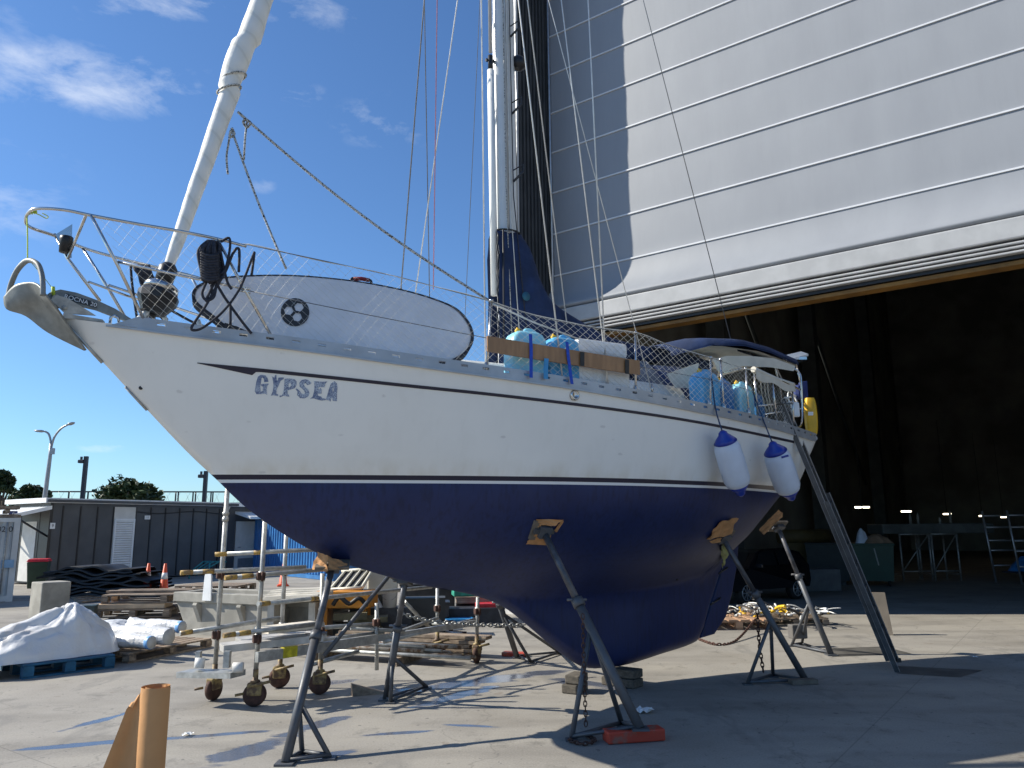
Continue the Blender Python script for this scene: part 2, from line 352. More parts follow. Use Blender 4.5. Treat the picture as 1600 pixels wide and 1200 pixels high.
# ------------------------------------------------------------------ ground
g = MB(); n_ = 24; S_ = 600
g.add([(-S_, -S_, 0), (S_, -S_, 0), (S_, S_, 0), (-S_, S_, 0)], [(0, 1, 2, 3)])
tag(build('ground', g, m_ground()), kind='structure')
# ------------------------------------------------------------------ boat shed
J = V((1.0, 17.5, 0)); HE = V((.809, -.588, 0)).normalized(); HN = V((-HE.y*-1, -HE.x, 0)); HN = V((HE.y, -HE.x, 0))
if HN.dot(V((0, -1, 0))) < 0: HN = -HN
def HP(s, o, z=0.0): return J + HE*s + HN*o + V((0, 0, z))
HROT = Matrix((HE, -HN, V((0, 0, 1)))).transposed()
def hbox(mb, s0, s1, o0, o1, z0, z1, bev=0): return mb.box(HP((s0+s1)/2, (o0+o1)/2, (z0+z1)/2), (abs(s1-s0), abs(o1-o0), z1-z0), rot=HROT, bev=bev)
shed = thing('boat_shed', HP(9, 0), 'huge grey shed with its rolled fabric door half raised behind the yacht', 'shed')
def m_fabric():
    m, t, b = nt('pale grey door fabric'); co = objco(t)
    n = noise(t, scaled(t, co, (1, 1, .35)), 1.6, 5); n2 = noise(t, scaled(t, co, (3, 3, .25)), 5, 4)
    c = ramp(t, n, [(.3, (.238, .252, .277)), (.7, (.262, .277, .302))])
    t.links.new(mixc(t, ramp(t, n2, [(.5, (0, 0, 0)), (.75, (.12, .12, .12))]), c, (.2, .208, .22)), b.inputs['Base Color']); b.inputs['Roughness'].default_value = .55
    bump(t, b, noise(t, scaled(t, co, (1, 1, .5)), 1.4, 2), .06, .06); return m
FAB = m_fabric(); FABW = M('white door hem', (.36, .365, .37), .5, 0, .08, 3)
DARKCLAD = M('charcoal wall cladding', (.045, .047, .05), .6, 0, .2, 2)
INTER = M('dark shed lining', (.30, .29, .26), .8, 0, .3, .4)
BEAMY = M('ochre painted beam', (.22, .11, .02), .6, 0, .3, 2)
COLW = M('white flashing sheet', (.66, .66, .65), .35, .2, .08, 2, .5, 1.6, bd=.08)
SLEN = 17.0
seams = [7.58+1.045*i for i in range(13)]; TOPZ = seams[-1]
prof = []
for a, b in zip(seams[:-1], seams[1:]):
    for k in range(5):
        q = k/5; prof.append((.10+.008*math.sin(PI*q), a+(b-a)*q))
prof.append((.10, TOPZ))
low = [(.10, 7.58), (.125, 7.4), (.165, 7.22), (.225, 7.06), (.305, 6.92), (.40, 6.81), (.475, 6.735), (.485, 6.69), (.43, 6.655), (.34, 6.64)]
prof = low[::-1][:-1] + prof
d = MB(); ss = [0, .3, .7] + [1.2+i*.83 for i in range(19)] + [SLEN]
d.grid([[HP(s, o, z) for o, z in prof] for s in ss])
fab = build('door_curtain', d, FAB, shed); 
se = MB()
for z in seams: hbox(se, .02, SLEN, .10, .128, z-.016, z+.016)
build('seam', se, M('white seam tape', (.6, .61, .63), .4, 0, .05, 3), fab)
hm = MB(); hbox(hm, .05, SLEN, .16, .50, 6.26, 6.625, bev=.03)
for z in (6.20, 6.125, 6.05): hbox(hm, .05, SLEN, .16, .47, z-.02, z+.022, bev=.015)
hm.m = 1; hbox(hm, .06, SLEN-.01, .12, .36, 5.965, 6.255)
build('door_hem', hm, [FABW, BLACK], shed)
bm_ = MB(); hbox(bm_, .05, SLEN, .02, .30, 5.88, 5.95); build('door_beam', bm_, BEAMY, shed)
j = MB(); hbox(j, -.66, -.004, -.3, 1.42, 0, 22)
for i in range(9): hbox(j, -.003, .035, .12+i*.145, .19+i*.145, 0, 22)
build('door_jamb', j, DARKCLAD, shed)
jf = MB(); 
jf.grid([[HP(s, 1.455+.012*math.sin(z*2.1+s*3)+.01*math.sin(z*5.3), z) for z in [i*.25 for i in range(89)]] for s in (-.67, -.5, -.3, -.12, .01)])
jf.grid([[HP(.012, o, z) for z in (0, 22)] for o in (1.38, 1.45)], False)
build('jamb_flashing', jf, COLW, shed)
ga = MB(); ga.path([HP(.09, .16, 0), HP(.09, .16, 22)], .03, 8); build('door_track', ga, ALU, shed)
wl = MB(); hbox(wl, -.66, -.3, -46, -.3, 0, 22); hbox(wl, -.66, 34, -46.4, -46, 0, 22); hbox(wl, 34, 34.4, -46.4, 1, 0, 22); hbox(wl, SLEN, 34, -.3, .1, 0, 22); hbox(wl, -.3, SLEN, -.3, .09, TOPZ-.02, 22)
build('wall', wl, INTER, shed)
rf = MB(); hbox(rf, -1.2, 35, -47, 1.6, 22, 22.5); build('roof', rf, INTER, shed)
for s, o in ((0.6, -9), (.6, -20), (.6, -32), (9, -45.3), (18, -45.3), (27, -45.3)):
    c = MB(); hbox(c, s-.3, s+.3, o-.3, o+.3, 0, 21.9); build('column', c, M('shed column steel', (.09, .10, .10), .7, 0, .2, 2) if 'shed column steel' not in bpy.data.materials else bpy.data.materials['shed column steel'], shed)
for a, b in (((.0, -9, 14), (.0, -20, 4)), ((.0, -20, 14), (.0, -32, 4)), ((9, -45.5, 12), (18, -45.5, 3)), ((18, -45.5, 12), (27, -45.5, 3))):
    c = MB(); c.tube(HP(*a), HP(*b), .09, 6); build('brace', c, bpy.data.materials['shed column steel'], shed)
LAMP = glow('lit tube', (1, .86, .62), 4)
far = HP(0, -43)
for k, (x, y, wd) in enumerate([(1347, 796.5, 24), (1416, 803, 15), (1480, 807, 12), (1535, 810, 10), (1568, 812, 8)]):
    D = [27, 30, 33, 37, 40][k]; p = AD(x, y-4, D); wr = wd*D/FP
    tl = thing('tube_light', p, ['pair of lit tubes above the green skip, brightest in the shed', 'lit tube left of the shed benches, second from the ladder', 'lit tube in the middle of the row above the benches', 'fourth small lit tube of the row inside the shed', 'smallest lit tube beside the shelving tower top'][k], 'light', 'lit tubes inside the shed')
    c = MB(); c.box(p+V((0, .03, .05)), (wr*1.05, .1, .05)); build('housing', c, DARKCLAD, tl)
    for q, hw_ in (((-.26, .2), (.26, .2)) if k == 0 else ((0, .5),)): c = MB(); c.tube(p+V(((q-hw_)*wr, 0, 0)), p+V(((q+hw_)*wr, 0, 0)), .034, 8); build('tube', c, LAMP, tl)
    c = MB(); c.tube(p+V((0, .03, .07)), p+V((0, .03, 4)), .012, 4); build('hanger', c, BLACK, tl)
for k, (x, y) in enumerate(((1571, 437), (1575, 550))):
    p = PL(x, y, HP(33.9, 0), HE); c = MB(); q = 38*8.5/FP/2+.0
    c.box(p-HE*.06, (.06, .42, .42), rot=Matrix((HE, -HN, V((0, 0, 1)))).transposed())
    tag(build('wall_window', c, glow('daylit pane', (.75, .85, .95), .75), loc=p), ['small bright square pane high on the dark shed wall', 'small bright square pane lower on the dark shed wall'][k], 'window', 'bright panes on the shed wall')
# ------------------------------------------------------------------ grey cabin, containers
CA = V((-15.65, 26.3, 0)); CD = V((.545, .84, 0)).normalized(); CN = V((CD.y, -CD.x, 0)); CH = 2.72; CLN = 7.1
def CP(s, o, z): return CA + CD*s + CN*o + V((0, 0, z))
CROT = Matrix((CD, -CN, V((0, 0, 1)))).transposed()
def cbox(mb, s0, s1, o0, o1, z0, z1, bev=0): return mb.box(CP((s0+s1)/2, (o0+o1)/2, (z0+z1)/2), (abs(s1-s0), abs(o1-o0), z1-z0), rot=CROT, bev=bev)
GREY = M('dark grey cladding', (.072, .077, .085), .5, 0, .15, 1.5); OFFW = M('off white panel', (.62, .61, .58), .5, 0, .08, 3)
cab = thing('site_cabin', CA+CD*3.5-CN*1.2, 'long dark grey cabin with white louvred panel and pale flat roof', 'cabin')
c = MB(); cbox(c, 0, CLN, -2.5, 0, .05, CH); build('wall', c, GREY, cab)
c = MB()
edges = [0.42, 1.02, 1.62, 2.2, 3.05, 3.65, 4.25, 4.85, 5.45, 6.05, 6.65]
for s in edges: cbox(c, s-.02, s+.02, -.01, .03, .08, CH-.1)
cbox(c, -.02, .08, -2.52, .035, .05, CH-.02)
for o in (-.6, -1.9): cbox(c, -.03, .01, o-.02, o+.02, .1, CH-.1)
build('cladding_joint', c, BLACK, cab)
c = MB(); cbox(c, -.25, CLN+6.5, -2.7, .16, CH, CH+.16); build('roof', c, WPAINT, cab)
c = MB(); cbox(c, -.2, CLN+.3, .16, .24, CH+.02, CH+.11); build('gutter', c, GREY, cab); c = MB(); c.path([CP(CLN-.1, .19, CH+.02), CP(CLN-.1, .07, CH-.15), CP(CLN-.1, .07, .1)], .035, 6); build('downpipe', c, OFFW, cab)
c = MB(); c.path([CP(s_, .045, 2.45-.05*math.sin(s_*2)) for s_ in [3.1+.2*i for i in range(20)]], .012, 4); build('cable', c, BLACK, cab)
c = MB(); cbox(c, 2.22, 3.03, .002, .02, .1, CH-.1); lv = build('louvre_panel', c, OFFW, cab)
c = MB()
for i in range(24): c.box(CP(2.62, .045, .22+i*.082), (.66, .02, .07), rot=CROT @ Matrix.Rotation(R(-38), 3, 'X'))
cbox(c, 2.24, 2.30, .021, .075, .15, 2.2); cbox(c, 2.95, 3.01, .021, .075, .15, 2.2); cbox(c, 2.3, 2.95, .021, .07, 2.13, 2.2)
build('slats', c, WPAINT, lv)
c = MB(); cbox(c, -.035, -.004, -1.7, -.75, .1, 2.1); build('door', c, OFFW, cab)
c = MB(); 
c.prism([CP(0, .1, 2.5), CP(0, -2.6, 2.5), CP(-1.15, -2.6, 2.22), CP(-1.15, .1, 2.22)], (0, 0, .12)); build('awning', c, WPAINT, cab)
for o in (0.02, -2.4): c = MB(); c.tube(CP(-1.1, o, 2.24), CP(-.02, o, 1.6), .035, 6); build('awning_brace', c, BLACK, cab)
def placard(p, ex, txt, w, h, parent, col=WPAINT, nrm=None):
    c = MB(); ey = V((0, 0, 1)); nn = V(ex).cross(ey).normalized()
    c.prism([p-V(ex)*w/2-ey*h/2, p+V(ex)*w/2-ey*h/2, p+V(ex)*w/2+ey*h/2, p-V(ex)*w/2+ey*h/2], -nn*.015)
    b = build('placard', c, col, parent); c = MB(); text_on(c, txt, h*.7, p+nn*.004, ex, ey); build('lettering', c, BLACK if col is WPAINT else WPAINT, b)
NAVYP = M('navy sign paint', (.02, .04, .16), .4)
placard(CP(.1, .05, 1.95), CD, '9', .16, .2, cab)
placard(CP(-1.17, .04, 2.3), CD, 'F', .26, .26, cab, NAVYP)
placard(CP(3.5, .04, 2.25), CD, '12', .22, .14, cab)
# pale cabin end with the white door, further along
c = MB(); cbox(c, CLN, CLN+.35, -2.5, .01, .05, CH); cbox(c, CLN+.35, CLN+1.9, -2.5, -.02, 2.15, CH); cbox(c, CLN+1.65, CLN+1.9, -2.5, 0, .05, 2.15); cbox(c, CLN+.36, CLN+1.64, -2.5, -.3, .05, 2.14)
build('end_bay', c, GREY, cab)
c = MB(); cbox(c, CLN+.42, CLN+1.6, -.12, -.03, .12, 2.12); wd = build('white_door', c, OFFW, cab)
c = MB(); cbox(c, CLN+.6, CLN+1.42, -.03, -.015, .22, .6); build('vent', c, M('grey vent pane', (.2, .22, .25), .3), wd)
c = MB(); c.tube(CP(CLN+.54, .0, 1.05), CP(CLN+.68, .0, 1.05), .02, 6); build('handle', c, STEEL, wd)
c = MB(); c.prism([CP(CLN+.3, .02, 2.42), CP(CLN+2.3, .02, 2.42), CP(CLN+2.3, 1.0, 2.2), CP(CLN+.3, 1.0, 2.2)], (0, 0, .1)); build('canopy', c, WPAINT, cab)
placard(CP(CLN+1.5, 1.02, 2.3), CD, 'D', .3, .26, cab, NAVYP)
# blue container, corrugated
def container(name, a, b, h, depth, m, label, cat='container', ribs=30, cap=None):
    a, b = V(a), V(b); ex = (b-a).normalized(); L = (b-a).length; nn = V((ex.y, -ex.x, 0)); rot = Matrix((ex, -nn, V((0, 0, 1)))).transposed()
    r = thing(name, (a+b)/2, label, cat); c = MB()
    pts = []
    for i in range(ribs):
        x0 = .12 + (L-.24)*i/ribs; p = (L-.24)/ribs
        pts += [(x0, 0), (x0+p*.3, 0), (x0+p*.45, -.04), (x0+p*.75, -.04), (x0+p*.9, 0)]
    c.grid([[a+ex*x+nn*(o-.02)+V((0, 0, z)) for z in (.16, h-.12)] for x, o in pts], False)
    c.box((a+b)/2-nn*(depth/2+.08)+V((0, 0, h/2)), (L-.1, depth, h-.1), rot=rot); build('side_panel', c, m, r)
    c = MB()
    for x in (.06, L-.06): c.box(a+ex*x-nn*.06+V((0, 0, h/2)), (.14, .16, h), rot=rot)
    for z in (.08, h-.06): c.box((a+b)/2-nn*.05+V((0, 0, z)), (L-.26, .14, .14 if z < 1 else .11), rot=rot)
    build('frame', c, m, r); return r, ex, nn
BLUEC = M('blue container paint', (.035, .17, .42), .45, .0, .2, 2); WHC = M('off white container paint', (.62, .62, .6), .45, 0, .12, 2)
container('shipping_container', (-10.9, 33.0, 0), (-6.2, 27.2, 0), 2.55, 2.4, BLUEC, 'blue corrugated container standing right of the white cabin door')
ra, ex, nn = container('white_container', (-17.7, 16.8, 0), (-12.9, 20.4, 0), 2.12, 2.4, WHC, 'off white container cut by the left edge of the picture, timber on top', ribs=26)
c = MB(); text_on(c, '02 0', .2, V((-12.9, 20.4, 1.82))-ex*.32+nn*.035, ex, (0, 0, 1)); build('lettering', c, BLACK, ra)
for q in (.28, .5): c = MB(); c.tube(V((-12.9, 20.4, 0))-ex*q+nn*.05+V((0, 0, .2)), V((-12.9, 20.4, 0))-ex*q+nn*.05+V((0, 0, 2.0)), .022, 6); build('locking_bar', c, GALV, ra)
c = MB(); c.box(V((-12.9, 20.4, .95))-ex*.18+nn*.04, (.28, .01, .2), rot=Matrix((ex, -nn, V((0, 0, 1)))).transposed()); build('sticker', c, M('pale blue sticker', (.25, .42, .6), .5), ra)
tp = thing('timber_stack', V((-13.6, 20.2, 2.125)), 'weathered timber lengths stacked on top of the white container', 'timber')
c = MB()
for lv_ in range(3):
    for q in range(5 if lv_ != 1 else 2): 
        if lv_ != 1: c.box(V((-12.9, 20.4, 2.17+lv_*.11))-ex*.8-nn*(.15+q*.22)+ex*(random.random()*.3), (1.3, .18, .08), rot=Matrix((ex, -nn, V((0, 0, 1)))).transposed())
        else: c.box(V((-12.9, 20.4, 2.17+lv_*.11))-ex*.7-nn*.5+ex*(q-.5)*.8, (.1, 1.0, .09), rot=Matrix((ex, -nn, V((0, 0, 1)))).transposed())
build('board', c, WOODM, tp)
# ------------------------------------------------------------------ walkway rail, lamps, trees
rl = thing('walkway_railing', (-18, 46, 0), 'long dark steel railing of a raised walkway behind the cabins', 'railing')
DKS = M('dark painted steel', (.03, .035, .045), .5)
a, b = AD(10, 768, 46), AD(380, 769, 52)
c = MB()
for dz in (0, -.72): c.tube(V((a.x-8, a.y-1.3, a.z+dz+.02)), V((b.x+6, b.y+1, b.z+dz)), .05 if dz == 0 else .035, 6)
build('rail', c, DKS, rl)
for x in (60, 108, 132, 138, 180, 212, 248, 251, 275, 279, 302, 306, 330, 333, 352, 356, 380):
    p = AD(x, 768, 46+6*(x-10)/370); c = MB(); c.box(V((p.x, p.y, p.z/2)), (.07, .07, p.z)); build('post', c, DKS, rl)
c = MB()
for i in range(46):
    q = i/45; p = a.lerp(b, q)
    c.tube(V((p.x, p.y, p.z)), V((p.x+.35*(1 if i % 2 else -1), p.y, p.z-.72)), .008, 3)
build('mesh_infill', c, GALV, rl)
LG = M('grey lamp post', (.33, .35, .37), .4, .3, .1, 3)
def lampP(px, y): return AD(px, y, 38)
lm = thing('street_lamp', V((-23.05, 38, 0)), 'tall grey double armed street lamp behind the grey cabin', 'street lamp')
c = MB(); c.path([V((-23.05, 38, 0)), lampP(71, 770), lampP(78, 715), lampP(80, 692)], .1, 8, radii=[.13, .11, .09, .075]); build('pole', c, LG, lm)
for pts, tip, w_ in (([(80, 700), (85, 683), (95, 670), (105, 664)], (117, 660), .42), ([(80, 700), (79, 688), (76, 678), (70, 674)], (53, 673), .3)):
    c = MB(); c.path(smooth_path([lampP(*q) for q in pts], 5), .05, 6); build('arm', c, LG, lm)
    p, q = lampP(*pts[-1]), lampP(*tip); c = MB(); c.path([p, p.lerp(q, .3), p.lerp(q, .75), q], .1, 8, radii=[.07, .17, .15, .03], flat=.4); build('lamp_head', c, LG, lm)
c = MB(); c.box(lampP(82, 705), (.16, .16, .3)); build('sensor', c, LG, lm)
for k, (x, y, y2) in enumerate(((135, 713, 780), (322, 736, 782))):
    D = 45; p = AD(x, y, D); q = AD(x-3+k*2, y2, D); r_ = thing('floodlight_pole', (q.x, D, 0), ['dark floodlight pole right of the street lamp', 'dark floodlight pole rising beside the yacht stem'][k], 'light pole', 'floodlight poles')
    c = MB(); c.box(V((p.x, D, p.z/2)), (.2, .2, p.z)); build('pole', c, DKS, r_)
    c = MB(); c.box(p+V((-.25, 0, -.3)), (.34, .3, .2), bev=.04); c.box(p+V((-.25, -.05, -.12)), (.1, .1, .2)); build('floodlight', c, DKS, r_)
def m_leaf(name, a, b_):
    m, t, b = nt(name); f = noise(t, objco(t), 1.6, 4); t.links.new(ramp(t, f, [(.35, a), (.65, b_)]), b.inputs['Base Color']); b.inputs['Roughness'].default_value = .6; return m
LEAF = m_leaf('dark broad leaves', (.012, .028, .009), (.05, .085, .025)); BARK = M('grey bark', (.12, .1, .08), .9)
def tree(px0, px1, ytop, ybot, D, label, seed, n=2600):
    rnd = random.Random(seed); a, b = AD(px0, ybot, D), AD(px1, ytop, D); cx = (a.x+b.x)/2; wx = abs(b.x-a.x)/2; top = b.z; 
    r = thing('tree', (cx, D, 0), label, 'tree', 'trees beyond the cabins'); H_ = top-a.z
    c = MB(); c.path([V((cx, D, 0)), V((cx+.1, D, top*.4)), V((cx-.1, D, top*.72))], .2, 8, radii=[.28, .2, .1])
    ends = []
    for k in range(9):
        an = rnd.random()*6.28; p = V((cx, D, top*(.4+.3*rnd.random()))); q = p+V((math.cos(an)*wx*.7, math.sin(an)*wx*.7, (top-p.z)*(.4+.5*rnd.random()))); c.path([p, p.lerp(q, .5)+V((0, 0, .1)), q], .06, 5, radii=[.08, .05, .02]); ends.append(q)
    build('trunk', c, BARK, r)
    c = MB(); cl = [(V((cx+wx*.85*(2*rnd.random()-1), D+wx*.8*(2*rnd.random()-1), 0)), rnd) for _ in range(26)]
    lobes = []
    for q, _ in cl:
        x_ = (q.x-cx)/wx; h = math.sqrt(max(0, 1-x_*x_)); lobes.append((V((q.x, q.y, top-H_*1.2+H_*1.2*h*(.45+.5*rnd.random()))), (.25+.25*rnd.random())*min(wx, 1.5)))
    for _ in range(n):
        q, s = rnd.choice(lobes); dv = V((rnd.gauss(0, 1), rnd.gauss(0, 1), rnd.gauss(0, .8))).normalized()*s*(.55+.5*rnd.random()); p = q+dv
        u_ = V((rnd.gauss(0, 1), rnd.gauss(0, 1), rnd.gauss(0, .6))).normalized(); w2 = u_.cross(V((rnd.gauss(0, 1), rnd.gauss(0, 1), rnd.gauss(0, 1)))).normalized(); l = .12+.12*rnd.random()
        c.add([p-u_*l, p+w2*l*.45, p+u_*l, p-w2*l*.45], [(0, 1, 2, 3)])
    build('crown', c, LEAF, r)
tree(160, 236, 754, 786, 44, 'round leafy tree showing above the cabin roof right of the louvres', 3)
tree(-12, 23, 736, 778, 44, 'dark tree at the left picture edge, tallest of the trees', 4)
tree(22, 72, 761, 792, 42, 'low dark tree beside the foot of the street lamp', 5)
tree(-80, -10, 730, 780, 46, 'dark tree just beyond the left picture edge', 6, 1400)
# ------------------------------------------------------------------ the yacht
BU = V((math.cos(R(33)), math.sin(R(33)), 0)); BN = V((BU.y, -BU.x, 0)); BB = V((-3.638, 6.016, 0))   # aft, port, stem head
def BP(t, y, z): return BB + BU*t + BN*y + V((0, 0, z))
def CLp(x, y, off=0.0):                   # seen position -> (t, y, z) on the fore-and-aft plane at lateral distance off
    q = PL(x, y, BB+BN*off, BN); return q
def tyz(p): d = V(p)-BB; return d.dot(BU), d.dot(BN), p[2]
LB = 8.5
T_ = [0, .2, .4, .85, 1.7, 2.6, 3.4, 4.3, 5.2, 6, 6.9, 7.7, 8.2, 8.5]
hbf = spl(T_, [.035, .12, .21, .40, .73, 1.02, 1.2, 1.34, 1.39, 1.37, 1.26, 1.07, .88, .735])
wbf_ = spl([1.28, 1.7, 2.6, 3.4, 4.3, 5.2, 6, 6.9, 7.6, 8.2, 8.46], [0, .2, .55, .83, 1.07, 1.18, 1.16, .98, .75, .5, .3])
wbf = lambda t: 0 if t <= 1.28 or t >= 8.46 else max(0, wbf_(t))
zsf = spl([0, .4, .85, 1.7, 2.6, 3.4, 4.3, 5.2, 6, 6.9, 7.7, 8.4, 9.0], [3.447, 3.405, 3.352, 3.268, 3.178, 3.117, 3.056, 2.995, 2.945, 2.90, 2.87, 2.855, 2.85])
zbf = spl([0, .27, .6, 1.06, 1.28, 1.49, 1.83, 2.21, 2.6, 3.32, 3.7, 4.0, 4.25, 4.53, 4.94, 5.22, 5.4, 5.7, 6.45, 7.02, 7.2, 7.4, 7.55, 7.9, 8.2, 8.5],
          [3.447, 3.17, 2.83, 2.37, 2.175, 1.98, 1.74, 1.53, 1.39, 1.19, 1.115, 1.03, .92, .72, .41, .25, .21, .2, .28, .375, .72, 1.07, 1.37, 1.66, 1.93, 2.24])
zcf = spl([3.5, 4.0, 5, 6, 6.8, 7.2, 7.55], [1.16, 1.07, 1.02, 1.04, 1.13, 1.24, 1.40])
ktf = spl([3.6, 4.2, 5, 6, 6.8, 7.3, 7.56], [.09, .12, .14, .13, .085, .05, .035])
ZW = 2.175
def yh(t, z):
    zb, zs, hb, wb = zbf(t), zsf(t), hbf(t), wbf(t)
    if z >= zs: return hb
    if z <= zb: return 0.0
    zr = max(ZW, zb)
    if z >= zr:
        ex = .82 if t < 6.5 else .82-.55*min(1, (t-6.5)/2)
        zt = (z-zr)/(zs-zr); 
        return wb + (hb-wb)*zt**ex
    zc = zb if (t < 3.5 or t > 7.55) else max(zb, zcf(t))
    q = 1.0 if t < 2 else .78
    z1 = (ZW-z)/(ZW-zc); yc = wb*max(0, 1-z1**1.75)**q if z1 < 1 else -(z1-1)*1.2
    if t < 3.5 or t > 7.55: return max(0, yc)
    d0 = max(.001, zc-zb); zz = min(1, max(0, (zc-z)/d0)) if d0 > .01 else 0
    yk = ktf(t)*math.sqrt(max(0, 1-zz**8))*min(1, max(0, (t-3.5)/.4))
    r_ = .34*min(1, (t-3.5)/.5); h = max(r_-abs(yc-yk), 0)/r_ if r_ > 0 else 0
    f = max(yc, yk)+h*h*r_/4
    return f*math.sqrt(max(0, 1-((zb+.05-z)/.05 if z < zb+.05 else 0)**2))
def rake(t, z): return t + .3*(z-2.4)*max(0, min(1, (t-7.6)/.9))**1.5
def HU(t, y, z): return BP(rake(t, z), y, z)
def hull_hit(x, y, off=.004):             # where the sight line meets the port topside
    yy = .8
    for _ in range(12):
        q = PL(x, y, BB+BN*yy, BN); t, _, z = tyz(q); t0 = t
        for _k in range(6): t0 = t-(rake(t0, z)-t0)
        yy = .5*yy+.5*(yh(max(0.01, min(t0, 8.5)), z)+off)
    return PL(x, y, BB+BN*yy, BN)
def rail_pt(x, y, inset=.05):             # point above the port rail seen at x, y
    lo_, hi_ = -.3, 8.5
    for _ in range(40):
        m = (lo_+hi_)/2; px, _ = proj(BP(rake(m, 3), hbf(max(0, m))-inset, 3.2))
        # account for height while solving along the rail
        q = PL(x, y, BB+BN*(hbf(max(0, m))-inset), BN); tq = tyz(q)[0]
        if tq > rake(m, q.z): lo_ = m
        else: hi_ = m
    return PL(x, y, BB+BN*(hbf(max(0, (lo_+hi_)/2))-inset), BN)
boat = thing('sailing_yacht', BP(5.5, 0, 0), 'white and navy sailing yacht propped up ashore on steel stands', 'yacht')
ts = [0.0, .05, .1, .2] + [.3+.1*i for i in range(86)]; ts = [x for x in ts if x < 8.49] + [8.5]; ts += [7.43, 7.47, 7.53]; ts = sorted(ts)
def section(t):
    zb, zs = zbf(t), zsf(t); zr = max(ZW, zb); out = []
    for i in range(15): out.append(zs+(zr-zs)*(i/14))
    for i in range(1, 56):
        v = i/55; out.append(zr+(zb-zr)*(v if v < .9 else .9+.1*math.sin((v-.9)/.1*PI/2)))
    return [(yh(t, z) if i < 69 else 0, z) for i, z in enumerate(out)]
h = MB(); secs = [(t, section(t)) for t in ts]
for sg in (1, -1): h.grid([[HU(t, sg*y, z) for y, z in s] for t, s in secs])
t, s = secs[-1]
h.add([HU(t, y, z) for y, z in s] + [HU(t, -y, z) for y, z in s[::-1]], [list(range(2*len(s)))])
build('hull', h, HULL, boat, weld=True)
# deck, cabin, coamings
c = MB(); rows = []
for t in [.05, .3, .6] + [1+.4*i for i in range(19)] + [8.48]:
    hb, zs = hbf(t)-.012, zsf(t)-.012; rows.append([HU(t, hb*k/5, zs+.07*(1-(k/5)**2)*min(1, hb)) for k in range(-5, 6)])
c.grid(rows); build('deck', c, M('pale deck paint', (.62, .68, .70), .6, 0, .08, 4, .3, 80), boat)
def trunk(mb, prof):                       # prof: (t, half width, height above deck)
    rows = []
    for t, hw, ht in prof:
        z0 = zsf(t)+.02; rows.append([HU(t, y, z0+z) for y, z in [(hw, -.03), (hw*.98, ht*.3), (hw*.93, ht*.8), (hw*.85, ht), (hw*.4, ht*1.12), (0, ht*1.15), (-hw*.4, ht*1.12), (-hw*.85, ht), (-hw*.93, ht*.8), (-hw*.98, ht*.3), (-hw, -.03)]])
    mb.grid(rows)
c = MB(); trunk(c, [(2.5, .35, .02), (2.6, .5, .14), (3.0, .6, .22), (4, .78, .28), (5, .86, .33), (6.15, .88, .38), (6.2, .86, .02)]); trunk_o = build('cabin_trunk', c, WHITE, boat)
for t0, t1 in ((3.3, 3.9), (4.2, 5.0), (5.3, 5.9)):
    c = MB(); c.grid([[HU(t, .80+.06*(t-4)/1.5 if t > 4 else .66+.16*(t-3.1)/.9, zsf(t)+z) for z in (.1, .2)] for t in (t0, t1)], False); build('window', c, SMOKE, trunk_o)
c = MB(); trunk(c, [(6.25, .98, .2), (7.2, .88, .2), (8.2, .66, .2), (8.25, .64, .02)]); build('cockpit_coaming', c, WHITE, boat)
c = MB()
for i in range(5): c.box(BP(1.9, 0, 3.41), (.55, .5, .1), rz=R(33), bev=.03) if i == 0 else None
build('fore_hatch', c, WHITE, boat)
# slotted toe rail, both sides
c = MB()
def rail_seg(mb, t0, t1, z0, z1, sg, th=.012):
    a = []
    for t in (t0, t1):
        y = hbf(t); zs = zsf(t); a.append([HU(t, sg*(y+.006-k), zs+z) for k in (0, th) for z in (z0, z1)])
    p, q = a; mb.add(p+q, [(0, 1, 5, 4), (2, 6, 7, 3), (1, 3, 7, 5), (0, 4, 6, 2), (0, 2, 3, 1), (4, 5, 7, 6)])
for sg in (1, -1):
    t = .52
    while t < 8.44:
        e = min(t+.2, 8.48); hgt = .085
        rail_seg(c, t, e, -.02, .035, sg); rail_seg(c, t, e, .058, hgt, sg); rail_seg(c, t, e-.062, .035, .058, sg); t = e
    for k in range(43):
        t0, t1 = .3+k*.192, .3+(k+1)*.192; rail_seg(c, t0, t1, -.032, -.018, sg, -.016) if t1 < 8.48 else None
    c.prism([HU(.34, sg*(hbf(.34)+.006), zsf(.34)-.01), HU(.52, sg*(hbf(.52)+.006), zsf(.52)-.01), HU(.52, sg*(hbf(.52)+.006), zsf(.52)+.085)], -BN*.012*sg)
c.path([HU(8.5, k/5*hbf(8.5), zsf(8.5)+.03) for k in range(-5, 6)], .03, 6)
build('toe_rail', c, RAILM, boat)
